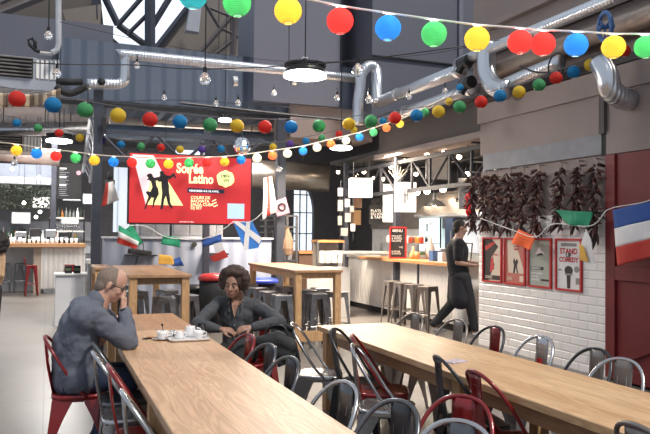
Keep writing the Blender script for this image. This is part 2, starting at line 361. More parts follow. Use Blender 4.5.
bar((150, -6), (150, 50), .15, YR+.2); bar((172, -6), (150, 30), .09, YR+.3); bar((118, 25), (145, -6), .07, YR+.3); bar((128, 34), (150, 12), .06, YR+.3); bar((96, -4), (97, 20), .12, YR+.4)
fb.build('mullion', STEEL, gl)
def truss_bars(lst, yy, name, label):
    b = MB()
    for a, c, r in lst: b.tube([P(*a, Y=yy), P(*c, Y=yy)], r, 4)
    tag(b.build(name, mat('taupe_steel', (.10, .09, .095), .6)), label, 'roof truss')
truss_bars([((192, 62), (250, -5), .07), ((258, 20), (205, 62), .05), ((200, -5), (220, 28), .06), ((220, 28), (258, 45), .05), ((237, 0), (232, 60), .09), ((250, 62), (262, 25), .06), ((210, 8), (258, 28), .04), ((231, -4), (231, 62), .03), ((219, 0), (219, 62), .02)], 19.2, 'roof_truss', 'grey lattice of roof braces high up left of the tall grey panel')
truss_bars([((0, 14), (45, -4), .10), ((0, 3), (20, -6), .06), ((58, -4), (60, 18), .03)], 19.5, 'roof_truss', 'grey sloping roof brace in the top left corner')
for (pts, lab) in (([(186, 30), (192, 2), (202, 2), (199, 32)], 'beige hanging roof board left of the green lantern'), ([(240, 48), (254, 40), (258, 52), (246, 62)], 'pale ribbed roof vent low beside the tall grey panel')):
    q = [P(*p, Y=18.9) for p in pts]; tag(MB().prism([(p.x, p.z) for p in q], (0, 18.9, 0), (1, 0, 0), (0, 0, 1), (0, .3, 0)).build('roof_board', ROOFM if len(lab) < 50 else GREYW), lab, 'roof board')
# ---------------------------------------------------------------- ducts and pipes
def duct(pts, r, m_, label, name='air_duct', cat='duct', n=16, collars=()):
    t = thing(name, V(pts[0]), label, cat)
    MB().tube(smoothpath(pts, 5) if len(pts) > 2 else pts, r, n).build('pipe', m_, t, smooth=True)
    if pts[0][1] > 15:
        for k in (.2, .8):
            c = V(pts[0]).lerp(V(pts[-1]), k); MB().cyl(c, V((c.x, c.y, 4.76)), .012, n=6).build('hanger_rod', BLK, t)
    for k in collars:
        a = V(pts[0]); b = V(pts[-1]); c = a.lerp(b, k); ax = (b-a).normalized(); MB().cyl(c-ax*.04, c+ax*.04, r*1.13, n=n).build('collar', INOX, t, smooth=False)
    return t
YD = 12.0; q = lambda x, y: P(x, y, Y=YD)
duct([q(87, 84), q(108, 84), q(119, 84), q(124.5, 80), q(125.5, 70), q(126, 60), q(129, 56.5), q(140, 56), q(362, 79)], .085, M_DUCT, 'long level steel duct under the roof with a swan-neck bend at its left end', collars=(.5, .72))
duct([P(358, 125, Y=11.6), P(358, 105, Y=11.6), P(360, 90, Y=11.6), P(362, 74, Y=11.6), P(369, 66, Y=11.6), P(376, 70, Y=11.6), P(377, 84, Y=11.5), P(377, 103, Y=11.4)], .10, M_DUCT, 'steel duct bent over like a crook at the right end of the level duct')
duct([(5.6, 11.6, 4.02), (5.6, 8.72, 4.02)], .10, M_DUCTY, 'upper steel duct rising from the crook towards the flexible bend', collars=(.3, .97))
duct([(5.75, 12.2, 3.74), (5.75, 8.6, 3.74)], .085, M_DUCTY, 'lower steel duct running along the top of the taupe beam', collars=(.4, .96))
duct([P(487, 42, X=5.6), P(486, 55, X=5.6), P(487, 72, X=5.6), P(494, 86, X=5.6), P(507, 90, X=5.62)], .13, M_DUCT, 'flexible silver bend hanging behind the yellow and red lanterns')
duct([(5.6, 8.62, 4.1), (5.6, 8.3, 4.15), (5.6, 1.5, 4.15)], .075, M_DUCTY, 'slim bluish steel pipe running up to the top right corner', name='steel_pipe', cat='pipe')
duct([(5.85, 8.2, 3.93), (5.85, 1.5, 3.93)], .11, mat('tan_duct', (.42, .33, .27), .4, .5), 'tan coloured round duct under the bluish pipe at upper right')
duct([P(505, 85, X=5.72), P(530, 74, X=5.72), P(560, 62, X=5.72)], .09, M_DUCTY, 'short steel duct branching towards the black hoop')
duct([P(600, 62, X=5.5), P(607, 75, X=5.5), P(611, 90, X=5.55), P(622, 98, X=5.7), P(628, 100, X=5.85)], .12, M_DUCT, 'big flexible silver elbow plugging into the taupe bulkhead')
duct([P(200, 171, Y=19), P(330, 178, Y=17.5)], .38, mat('tan_steel', (.55, .48, .42), .3, .8), 'fat round steel duct crossing behind the lit lanterns')
duct([P(-20, 130, Y=17.5), P(92, 128, Y=17.5)], .16, M_DUCT, 'thick steel duct under the air unit at upper left')
duct([P(105, 131, Y=16), P(285, 140, Y=16)], .16, mat('blue_steel', (.30, .38, .5), .3, .7), 'bluish duct behind the row of lanterns above the screen')
duct([P(-20, 150, Y=19.5), P(60, 158, Y=19.5)], .22, mat('rose_steel', (.45, .36, .33), .5, .3), 'dull rose duct above the left bar')
duct([P(110, 122, Y=17), P(300, 128, Y=17)], .12, mat('rust_white_pipe', (.6, .52, .44), .6), 'pale weathered pipe below the black edge beam')
def valve(c, r, label, m_, wh):
    t = thing('valve_wheel', c, label, 'valve'); ax = V((.9, -.3, .1)).normalized(); u = ax.orthogonal().normalized(); v = ax.cross(u)
    MB().tube([c+u*math.cos(2*PI*i/24)*r+v*math.sin(2*PI*i/24)*r for i in range(24)], r*wh, 8, True).build('rim', m_, t, True)
    b = MB()
    for k in range(3): b.cyl(c+(u*math.cos(k*2.1)+v*math.sin(k*2.1))*r, c, r*.07)
    b.cyl(c-ax*.06, c+ax*.1, r*.16).build('spokes', m_, t)
valve(P(605, 27, X=5.5), .15, 'blue round valve wheel on the pipes at upper right', mat('blue_paint', (.04, .12, .30), .4), .16)
t = thing('cable_coil', P(545, 66, X=5.5), 'thin black loop of cable hanging below the red lanterns', 'cable')
c = P(556, 66, X=5.4); MB().tube([c+V((0, math.cos(a*.26)*.13, math.sin(a*.26)*.15)) for a in range(24)], .01, 6, True).build('loop', BLK, t, True)
MB().tube(smoothpath([c+V((0, .12, -.05)), P(535, 72, X=5.4), P(520, 66, X=5.4)]), .012, 6).build('tail', BLK, t, True)
for (a, b_), lab in (((458, 62), 'upper'), ((461, 83), 'lower')):
    p = P(a+7, b_, X=5.55); tag(MB().cyl(p+V((0, .12, 0)), p-V((0, .1, 0)), .09).cyl(p+V((0, 0, .04)), p+V((-.05, .1, -.14)), .05).build('duct_clamp', BLK, smooth=False), 'black pipe fitting on the %s duct left of the flexible bend' % lab, 'clamp')
# ---------------------------------------------------------------- air units at upper left
def hvac(x0, x1, y0, y1, ym, yy, label, lou=GREYW):
    a = P(x0, y0, Y=yy); b = P(x1, y1, Y=yy); mzz = P(0, ym, Y=yy).z
    t = thing('air_unit', (b.x, yy, b.z), label, 'air conditioner')
    MB().bx((a.x, yy, b.z), (b.x, yy+.9, a.z)).build('casing', lou, t, bevel=.01)
    n = 6; h = (a.z-mzz)/n; xs = a.x+(b.x-a.x)*.68
    MB().bx((a.x+.02, yy-.012, mzz), (xs, yy-.004, a.z-.02)).build('intake', BLKM, t)
    for k in range(n): MB().box(((a.x+xs)/2, yy-.03, mzz+h*(k+.6)), (xs-a.x-.04, .05, .018), Matrix.Rotation(.4, 3, 'X')).build('louvre', mat('louvre_taupe', (.22, .2, .19), .6), t)
    for k in range(5):
        xx = xs+.05+(b.x-xs-.08)*k/4.6; MB().bx((xx, yy-.02, mzz+.01), (xx+(b.x-xs)*.11, yy-.002, a.z-.03)).build('side_slat', WHT, t)
    return t
hvac(-25, 59, 52, 92, 76, 13.0, 'grey air unit with dark louvres at upper left', GREYW)
hvac(-20, 41, 133, 152, 150, 17.0, 'smaller air unit behind, below the striped bunting', mat('dull_beige', (.36, .31, .28)))
tag(MB().bx(P(39, 51, Y=12.9), P(52, 56, Y=13.1)).build('junction_box', WHT), 'small white junction box on top of the air unit', 'electrical box')
tag(MB().tube([P(58.5, -5, Y=12.8), P(58.5, 44, Y=12.8), P(57, 50, Y=12.8), P(52, 53, Y=12.8)], .05).build('conduit', mat('pale_conduit', (.4, .42, .46))), 'pale vertical conduit dropping to the air unit', 'pipe')
tag(MB().tube([P(40, 52, Y=12.7), P(35, 50, Y=12.7), P(30, 45, Y=12.7), P(29, 40, Y=12.7), P(32, 38, Y=12.7), P(35, 42, Y=12.7), P(35, 50, Y=12.7)], .03, 8).build('cable_loop', BLK, smooth=True), 'black cable loop left of the junction box', 'cable')
duct([P(56, 82, Y=12.6), P(83, 82, Y=12.6)], .06, BLKM, 'straight black insulated pipe leaving the air unit', 'insulated_pipe', 'pipe')
duct([P(56, 86, Y=12.5), P(64, 92, Y=12.5), P(73, 93, Y=12.5), P(87, 86, Y=12.5)], .06, BLKM, 'sagging black insulated pipe under the straight one', 'insulated_pipe', 'pipe')
tag(MB().ell(P(101.5, 81.5, Y=11.9), .065).build('black_ball_joint', BLK), 'round black joint on the duct bend', 'joint')
# ---------------------------------------------------------------- steel posts and trusses
def post(px, yy, wpx, z1, label, depth=.14):
    c = P(px, 230, Y=yy); d = (c-V((0, 0, CH))).dot(_f); wd = wpx*d/FPX
    t = thing('steel_post', (c.x, c.y, 0), label, 'post')
    MB().bx((c.x-wd/2, yy-depth/2, 0), (c.x+wd/2, yy+depth/2, z1)).build('shaft', STEEL, t, bevel=.006)
    MB().bx((c.x-wd/2-.05, yy-depth/2-.05, 0), (c.x+wd/2+.05, yy+depth/2+.05, .02)).build('base_plate', STEEL, t)
    return t
post(96, 12.2, 9, 3.95, 'dark steel post standing behind the man, left of the red screen')
post(53, 20.7, 5, 4.2, 'dark post at the left edge of the hanging menu board')
post(206, 12.4, 6, 3.5, 'dark steel post hidden behind the red screen')
post(280, 13.9, 9, 4.0, 'dark steel post right of the red screen, with a pink flag on it')
for px, X_, lab in ((346, 6.25, 'dark steel post left of the glowing sign box'), (397, 6.25, 'dark steel post rising from the counter behind the white hanging sign')):
    c = P(px, 210, X=X_); z0 = 0; tt = thing('steel_post', (c.x, c.y, 0), lab, 'post'); MB().box((X_, c.y, 1.6), (.10, .10, 3.2)).build('shaft', STEEL, tt); MB().box((X_, c.y, .01), (.18, .18, .02)).build('base_plate', STEEL, tt)
tk = thing('lattice_truss', (1.6, 12.2, 2.75), 'dark lattice truss carrying the red screen', 'truss')
x0, x1, z0, z1 = P(98, 150, Y=12.2).x, P(262, 150, Y=12.2).x, P(98, 158, Y=12.2).z, P(98, 131, Y=12.2).z
MB().bx((x0, 12.17, z1-.04), (x1, 12.23, z1+.04)).build('top_chord', STEEL, tk); MB().bx((x0, 12.17, z0-.04), (x1, 12.23, z0+.04)).build('bottom_chord', STEEL, tk)
for k in range(6):
    a = x0+(x1-x0)*k/6; b = x0+(x1-x0)*(k+1)/6; MB().cyl((a, 12.2, z0 if k % 2 else z1), (b, 12.2, z1 if k % 2 else z0), .03, n=6).build('diagonal_bar', STEEL, tk)
tk = thing('lattice_truss', P(94, 150, Y=13), 'slanting ladder-like truss running back from the dark left post', 'truss')
ta, tb, tc2, td = P(91, 118, Y=12.4), P(83, 172, Y=18.0), P(97, 140, Y=12.4), P(90, 182, Y=18.0)
MB().tube([ta, tb], .04, 4).build('top_chord', GREYW, tk); MB().tube([tc2, td], .04, 4).build('bottom_chord', GREYW, tk)
for k in range(7): MB().tube([ta.lerp(tb, k/7), tc2.lerp(td, (k+.5)/7)], .02, 4).build('diagonal_bar', GREYW, tk)
tk = thing('kitchen_truss', (6.25, 12, 2.6), 'grey lattice girder along the front of the kitchen', 'truss')
zt = 2.98
for z, nm in ((zt, 'top_chord'), (2.42, 'bottom_chord')): MB().bx((6.22, 8.75, z-.035), (6.28, 14.6, z+.035)).build(nm, DSTEEL, tk)
ys = [8.8+.65*k for k in range(10)]
for k in range(9):
    MB().cyl((6.25, ys[k], 2.42 if k % 2 else zt), (6.25, ys[k+1], zt if k % 2 else 2.42), .022, n=6).build('diagonal_bar', DSTEEL, tk); MB().bx((6.23, ys[k]-.02, 2.42), (6.27, ys[k]+.02, zt)).build('upright', DSTEEL, tk)
tag(MB().tube([P(180, 103, Y=12.9), P(300, 116, Y=12.9), P(345, 120, Y=12.9)], .025).build('tension_bar', BLK), 'thin black bar crossing below the blue-grey cladding', 'bar')
# small mid-air black thing on post top
tag(MB().bx(P(102, 117, Y=12.05), P(106.5, 131, Y=12.0)).build('hanging_speaker', BLKM, bevel=.01), 'small black loudspeaker hung by the tall left post', 'speaker')
# ---------------------------------------------------------------- screen
tv = thing('screen', (1.915, 10.0, 1.72), 'large flat screen showing a red Soirée Latino dance poster', 'screen')
sx0, sx1, sz0, sz1 = 1.05, 2.783, 1.729, 2.694; SW = sx1-sx0; SH = sz1-sz0
MB().bx((sx0-.02, 9.99, sz0-.02), (sx1+.02, 10.06, sz1+.02)).build('casing', BLKM, tv)
def em(n, c, s=1.0):
    return mat('lit_'+n, c, .4, var=.02, emit=s)
pan = MB().bx((sx0, 9.982, sz0), (sx1, 9.99, sz1)).build('display', em('red', (.50, .022, .026), .33), tv)
def tvp(poly, m_, name, layer): return MB().prism([(sx0+u*SW, sz1-v*SH) for u, v in poly], (0, 9.982-.0012*layer, 0), (1, 0, 0), (0, 0, 1), (0, .0012, 0)).build(name, m_, pan)
CREAM = em('cream', (.85, .78, .42), .8); NAVY = em('navy', (.02, .02, .06), .2); PINK = em('pink', (.75, .55, .58), .7); YEL = em('yellow', (.80, .68, .30), .7); INK = em('ink', (.02, .015, .02), .03)
tvp([(.02, .02), (.185, .02), (.40, .74), (.13, .74)], PINK, 'light_beam', 1)
tvp([(.16, .38), (.28, .32), (.43, .74), (.13, .74)], YEL, 'light_beam', 2)
tvp([(.132, .32), (.145, .29), (.165, .285), (.178, .30), (.182, .33), (.197, .345), (.222, .33), (.24, .34), (.225, .375), (.205, .39), (.212, .46), (.225, .50), (.232, .58), (.215, .64), (.20, .70), (.193, .77), (.183, .78), (.186, .70), (.193, .64), (.175, .63), (.15, .70), (.13, .80), (.118, .80), (.13, .73), (.15, .62), (.128, .56), (.138, .54), (.165, .55), (.18, .48), (.168, .40), (.15, .38), (.135, .38), (.148, .35)], INK, 'dancer_silhouette', 3)
tvp([(.235, .255), (.25, .24), (.268, .25), (.272, .28), (.285, .30), (.318, .31), (.345, .265), (.355, .27), (.37, .33), (.362, .345), (.35, .31), (.325, .35), (.30, .36), (.312, .46), (.312, .52), (.322, .64), (.325, .70), (.345, .775), (.335, .79), (.305, .72), (.288, .60), (.275, .66), (.27, .74), (.262, .80), (.245, .80), (.252, .68), (.258, .56), (.252, .48), (.25, .40), (.225, .40), (.215, .37), (.24, .31)], INK, 'dancer_silhouette', 4)
tvp([(.462, .475), (.77, .485), (.77, .545), (.462, .545)], NAVY, 'date_band', 1)
tvp([(.78+.075*math.cos(a*PI/8)*(1+.08*math.sin(a*2.3)), .32+.125*math.sin(a*PI/8)*(1+.07*math.cos(a*3.1))) for a in range(16)], em('lime', (.75, .82, .30), .8), 'price_blob', 1)
tvp([(.80, .69), (.945, .69), (.945, .92), (.80, .92)], em('paleblue', (.40, .55, .75), .45), 'blank_square', 1)
def tvt(s, u, v, size, m_, bold=0, align='LEFT', rot=0, tall=1): return flat_text(s, size, m_, pan, (sx0+u*SW, 9.978, sz1-v*SH), (math.cos(rot), 0, math.sin(rot)), (-math.sin(rot), 0, math.cos(rot)), 'lettering', .002, align, bold, tall)
tvt('Soirée', .37, .255, .148, CREAM, .005, tall=1.3); tvt('Latino', .47, .40, .142, CREAM, .005, tall=1.3)
tvt('VENDREDI 4 & 18 AVRIL', .475, .53, .041, em('white', (.9, .9, .9), .8), .0008)
tvt('COURS DE\nBACHATA\nSALSA CUBA\nDJ SET', .49, .635, .058, CREAM, .001)
tvt('19H-\n1H', .78, .305, .072, INK, .0025, 'CENTER', .12)
for a, b_ in ((.665, .66), (.67, .70), (.68, .74)): tvp([(a, b_), (a+.035, b_-.03), (a+.04, b_-.018), (a+.006, b_+.012)], CREAM, 'spark_mark', 1)
tvt('entrée libre sur place', .40, .985, .024, em('white', (.9, .9, .9), .8))
for u in (.25, .75): MB().cyl((sx0+u*SW, 10.05, sz1-.05), (sx0+u*SW, 12.15, sz1+.12), .015).build('hanging_rod', STEEL, tv)
# ---------------------------------------------------------------- pale blue half wall with the things behind
hw = thing('service_counter', (2.5, 13, 0), 'pale blue panelled service counter below the red screen', 'counter')
MB().bx((.95, 13, 0), (4.05, 13.5, 1.48)).build('front_panel', M_PANL, hw); MB().bx((.93, 12.96, 1.48), (4.08, 13.6, 1.51)).build('worktop', mat('pale_worktop', (.5, .52, .56), .4), hw)
MB().bx((.95, 12.97, .0), (4.05, 13, .1)).build('plinth', GREYW, hw)
for (x0, x1, z, h) in ((1.55, 2.1, 1.51, .33), (2.15, 2.75, 1.51, .33), (2.8, 3.1, 1.51, .35)):
    t = thing('metal_cupboard', (x0+.25, 13.1, z), {1.55: 'grey metal drawer unit behind the green flag', 2.15: 'grey metal drawer unit left of the blue flag', 2.8: 'narrow grey metal unit behind the blue flag'}[x0], 'cupboard')
    MB().bx((x0, 13.05, z), (x1, 13.5, z+h)).build('body', mat('pale_metal', (.42, .43, .45), .4, .4), t)
    for k in range(2): MB().bx((x0+.03+k*(x1-x0)/2, 13.035, z+.04), (x0-.02+(k+1)*(x1-x0)/2, 13.05, z+h-.04)).build('door', mat('grey_door', (.34, .35, .38), .4, .4), t)
tag(MB().bx((1.3, 12.75, 1.17), (1.85, 13.0, 1.19)).build('wall_shelf', BLKM), 'short black ledge carrying the black case', 'shelf')
tag(MB().bx((2.7, 12.75, 1.19), (3.15, 13.0, 1.22)).build('wall_shelf', BLKM), 'black shelf ledge on the pale blue counter front', 'shelf')
tag(MB().box((1.55, 12.85, 1.24), (.40, .2, .09), Matrix.Rotation(.12, 3, 'Y')).build('black_case', BLKM, bevel=.02), 'black case on the ledge beneath the green white and red flag', 'case')
tag(MB().tube(smoothpath([(1.45, 12.9, 1.2), (1.42, 12.9, 1.4), (1.55, 12.88, 1.5), (1.62, 12.88, 1.3), (1.5, 12.88, 1.1), (1.48, 12.9, .7)]), .008, 6).build('black_cable', BLK), 'black looping cable on the pale blue counter front', 'cable')
tag(MB().cyl((2.55, 12.99, 1.38), (2.55, 12.95, 1.38), .045).build('socket_outlet', BLKM), 'round black socket on the pale blue counter front', 'socket')
for px, py, lab in ((195, 277, 'black bin with a round lid between the left high table and the woman'), (125, 300, 'black bin under the left end of the high table')):
    c = P(px, py+30, Z=0) if px > 150 else V((1.2, 11.6, 0)); c = V((P(px, 280, Y=11.8).x, 11.8, 0)); t = thing('bin', c, lab, 'bin'); MB().lathe(c, [(.17, 0), (.2, .5), (.21, .62)]).build('body', BLKM, t, True); MB().lathe(c+V((0, 0, .62)), [(.22, 0), (.22, .04), (.12, .1), (0, .11)]).build('lid', BLK, t, True)
c = V((P(214, 280, Y=11.4).x, 11.4, 0)); t = thing('bin', c, 'black bin with a bright red lid behind the woman', 'bin'); MB().lathe(c, [(.2, 0), (.24, .6), (.24, .82)]).build('body', BLKM, t, True); MB().lathe(c+V((0, 0, .82)), [(.26, 0), (.26, .05), (.2, .1), (0, .12)]).build('lid', RED, t, True)
c = V((P(258, 280, Y=12.0).x, 12.0, 0)); t = thing('bin', c, 'bin with a wide blue lid beneath the right high table', 'bin'); MB().lathe(c, [(.22, 0), (.3, .6), (.3, .72)]).build('body', BLKM, t, True); MB().lathe(c+V((0, 0, .72)), [(.36, 0), (.36, .05), (.3, .08), (0, .09)]).build('lid', mat('bin_blue', (.02, .05, .5), .4), t, True)
t = thing('side_cabinet', (.38, 12.8, 0), 'low white cabinet standing left of the dark post', 'cabinet')
MB().bx((.15, 12.6, 0), (.62, 13.1, .86)).build('body', mat('cabinet_grey', (.62, .63, .66), .5, var=.03), t, bevel=.005); MB().bx((.13, 12.57, .86), (.66, 13.1, .885)).build('top', WHT, t)
for x, wd, lab in ((.30, .09, 'small black box on the white cabinet, left one'), (.44, .09, 'small black box on the white cabinet, right one')):
    t = thing('black_box', (x+.05, 12.75, .885), lab, 'box'); MB().bx((x, 12.7, .885), (x+wd+.02, 12.8, 1.01)).build('body', BLKM, t); MB().bx((x+.01, 12.69, .93), (x+wd+.01, 12.7, .97)).build('sticker', mat('dull_green', (.1, .14, .08), .6), t)
t = thing('steel_bin', (.72, 12.7, 0), 'tall narrow steel bin between the white cabinet and the dark post', 'bin')
MB().bx((.665, 12.6, 0), (.76, 12.9, 1.05)).build('body', INOX, t); MB().bx((.64, 12.55, 1.05), (.79, 12.95, 1.12)).build('lid', WHT, t)
# poster and window bright patches between post and screen
t = thing('lit_panel', P(121, 232, Y=14.5), 'tall pale lit glass panel between the left post and the screen', 'panel')
MB().bx(P(113, 232, Y=14.5), P(130, 168, Y=14.55)).build('pane', em('panelwhite', (.55, .62, .72), .35), t); MB().bx(P(117.5, 232, Y=14.48), P(118.5, 168, Y=14.5)).build('bar', STEEL, t)
tag(MB().ell(P(110, 176, Y=13.8), (.06, .06, .09)).cyl(P(110, 180, Y=13.8), P(110, 188, Y=13.8), .09).build('black_pouch', BLKM, smooth=True), 'black object hung above the crumpled white and red flag', 'pouch')
# ================================================================ LEFT BAR
bt = thing('bar_counter', (.3, 19.3, 0), 'long bar counter with a wooden top and white ribbed front at the far left', 'counter')
MB().bx((-.12, 19.4, .12), (.95, 20.6, 1.19)).build('front_cladding', M_RIBW, bt)
MB().bx((-.30, 19.42, 0), (-.12, 20.5, 1.19)).build('end_panel', mat('tan_board', (.42, .33, .26), .6), bt)
MB().bx((-.05, 19.5, 0), (.95, 20.4, .12)).build('plinth', INOX, bt)
MB().bx((-2.2, 20.2, 0), (-.3, 20.5, 1.19)).build('side_front', mat('white_bar_board', (.62, .6, .6), .5), bt)
MB().bx((-2.4, 19.2, 1.19), (.95, 20.6, 1.28)).build('wooden_top', wood('bar_wood', (.52, .30, .15), (.46, .25, .12), .3), bt)
rnd = random.Random(3)
bm_glass = mat('smoked_glass', (.25, .27, .26), .1, trans=.5, var=.1); bm_dark = mat('dark_bottle', (.03, .04, .03), .15, var=.3)
kinds = []
def bottle(c, h, m_, lab, grp, cap=None):
    t = MB().lathe(c, [(.034, 0), (.036, .02), (.036, h*.55), (.015, h*.72), (.013, h*.95), (.016, h)], 10).build('bottle', m_, smooth=True); return tag(t, lab, 'bottle', grp)
cols = [bm_dark, bm_glass, mat('amber_glass', (.28, .1, .02), .12, var=.2), WHT2, mat('green_glass', (.03, .12, .05), .12, var=.2)]
for k in range(20): bottle((-1.05+k*.095, 20.0+rnd.random()*.3, 1.28), .24+rnd.random()*.1, cols[rnd.randrange(5)], 'bottle standing on the wooden top of the left bar', 'bottles on the left bar')
for k in range(4):
    x = (-.62, -.28, .1, .42)[k]; t = thing('coffee_machine', (x, 20, 1.28), ('silver appliance left of the coffee machines on the bar', 'dark square appliance on the left bar', 'chrome coffee machine by the post on the left bar', 'small grinder near the right end of the left bar')[k], 'appliance')
    MB().bx((x-.13, 19.75, 1.28), (x+.13, 20.15, 1.28+(.3, .38, .36, .3)[k])).build('body', (INOX, BLKM, INOX, BLK)[k], t, bevel=.02); MB().bx((x-.1, 19.72, 1.37), (x+.1, 19.75, 1.45)).build('front', (BLK, INOX, BLKM, INOX)[k], t); MB().cyl((x, 19.75, 1.42), (x, 19.62, 1.42), .02).build('spout', INOX, t)
for k in range(12):
    x = .15+k*.062; c = V((x, 20.9, 1.62)); t = MB().lathe(c, [(.022, 0), (.004, .008), (.004, .06), (.028, .09), (.03, .14), (.024, .17)], 10).build('wine_glass', GLASS, smooth=True); tag(t, 'stemmed glass on the shelf below the menu board', 'glass', 'stemmed glasses below the menu board')
for k in range(16):
    x = -1.0+k*.115+rnd.uniform(-.02, .02); c = V((x, 19.5+rnd.random()*.2, 1.28)); t = thing('paper_cup', c, 'small white cup among the things on the left bar', 'cup', 'cups on the left bar'); MB().lathe(c, [(.03, 0), (.042, .1+.06*rnd.random()), (.036, .1), (0, .01)], 10).build('cup_body', WHT2, t, True)
for k in range(12):
    x = -1.1+k*.16; hh = rnd.uniform(.12, .32); tag(MB().bx((x, 20.25, 1.28), (x+rnd.uniform(.07, .13), 20.4, 1.28+hh)).build('carton', (INOX, BLKM, M_CTR, GREYW, WHT, mat('brown_carton', (.3, .16, .08), .7))[k % 6]), 'small carton or tin at the back of the left bar', 'carton', 'cartons on the left bar')
t = thing('back_shelf', (.5, 21, 0), 'white lit shelf unit behind the left bar, under the menu board', 'shelf')
for z in (1.2, 1.58, 1.95): MB().bx((.05, 20.8, z), (1.0, 21.2, z+.04)).build('shelf_board', WHT, t)
for x in (.05, .97): MB().bx((x, 20.8, 0), (x+.03, 21.2, 2.2)).build('side_panel', BLKM, t)
for k in range(18): bottle((.1+(k % 9)*.1, 21.0, 1.24 if k < 9 else 1.99), .2+rnd.random()*.08, cols[rnd.randrange(5)], 'bottle on the shelves under the menu board', 'bottles under the menu board')
t = thing('menu_board', (.5, 19.6, 2.25), 'black hanging menu board with small white writing above the left bar', 'menu board')
a = P(57, 199, Y=19.6); b = P(82, 164, Y=19.6); MB().bx((a.x, 19.6, a.z), (b.x, 19.64, b.z)).build('board', BLKM, t)
for k in range(3): MB().bx((a.x+.05, 19.59, b.z-.16-k*.22), (a.x+.22, 19.6, b.z-.12-k*.22)).build('heading_line', PAPER, t)
for k in range(14): MB().bx((a.x+.05, 19.592, b.z-.2-k*.05), (a.x+.15+.15*rnd.random(), 19.6, b.z-.19-k*.05)).build('text_line', GREYW, t)
MB().cyl((b.x-.08, 19.59, b.z-.24), (b.x-.08, 19.6, b.z-.24), .06).build('round_mark', em('rosemark', (.6, .3, .35), .2), t)
# bright kitchen strip and clutter behind the bar
def glow(x0, y0, x1, y1, yy, label, s=2.2, c=(1, .97, .92), name='light_panel'):
    a = P(x0, y1, Y=yy); b = P(x1, y0, Y=yy); t = thing(name, a, label, 'light')
    MB().bx((a.x, yy, a.z), (b.x, yy+.06, b.z)).build('diffuser', mat('glow_%.1f_%.2f' % (s, c[2]), c, .5, var=.01, emit=s), t); MB().bx((a.x-.03, yy+.02, a.z-.03), (b.x+.03, yy+.1, b.z+.03)).build('frame', GREYW, t); return t
glow(33, 198, 49, 207, 22, 'bright rectangular light left of the menu board post')
glow(64, 196.5, 80, 199.5, 21.4, 'long bright strip light under the menu board')
glow(29, 157, 50, 160, 20, 'bright strip light above the left bar, beyond the red lantern', 1.6)
glow(62, 220, 78, 223, 22.5, 'dim lit strip far behind the shelf glasses', 1.4)
glow(12, 213, 30, 223, 23, 'white lit square window behind the left bar', 1.3)
glow(84, 195, 92, 203, 20.8, 'small bright light beside the dark post', 2.6)
t = thing('back_bar', (-.3, 23, 0), 'cluttered dark back bar wall behind the left counter', 'back bar')
MB().bx((-2.6, 23.5, 0), (1.3, 23.8, 1.9)).build('cabinet', mat('bb_grey', (.20, .21, .24), .5), t)
MB().bx((-2.6, 23.3, 1.3), (1.3, 23.5, 1.34)).build('shelf_board', INOX, t); MB().bx((-2.6, 23.45, .9), (1.3, 23.5, 1.3)).build('lower_front', mat('bb_pale', (.5, .52, .56), .5), t)
for k in range(34): bottle((-1.6+k*.075, 23.4, 1.34), .22+rnd.random()*.14, cols[rnd.randrange(5)], 'bottle on the far back bar', 'bottles on the far back bar')
# hanging dried greenery at the far left
gb = MB()
for k in range(1500):
    p = P(rnd.uniform(-6, 50), rnd.uniform(182, 209) - 0, Y=rnd.uniform(21.4, 22.4)); r = rnd.uniform(.02, .06); gb.box(p, (r, r, r*.3), Matrix.Rotation(rnd.random()*6, 3, V((rnd.random(), rnd.random(), .3))))
tag(gb.build('hanging_greenery', mat('dull_leaves', (.09, .11, .085), .7, var=.6, scale=9)), 'mass of dull hanging greenery above the left bar', 'greenery', kind='stuff')
t = thing('ceiling_rail', P(20, 178, Y=21.3), 'grey metal canopy over the greenery at far left', 'canopy')
MB().bx(P(-8, 184, Y=21.5), P(52, 178, Y=21.0)).build('edge', mat('canopy_steel', (.30, .32, .35), .35, .5), t); MB().bx(P(-8, 178, Y=21.8), P(52, 166, Y=22)).build('fascia', mat('canopy_dark', (.12, .14, .18), .5), t)
for px, py in ((19, 179), (39, 177), (24, 203), (40, 212), (12, 169), (36, 217)):
    c = P(px, py, Y=20.9); t = thing('spot_bulb', c, 'small glowing spot bulb above the left bar', 'light bulb', 'spot bulbs above the left bar'); MB().cyl(c, V((c.x, c.y, 4.76)), .006, n=5).build('cord', BLK, t); (MB().ell(c, .05).build('glowing_bulb', mat('glow_spot', (1, .95, .9), .5, var=0.01, emit=6), t, True))
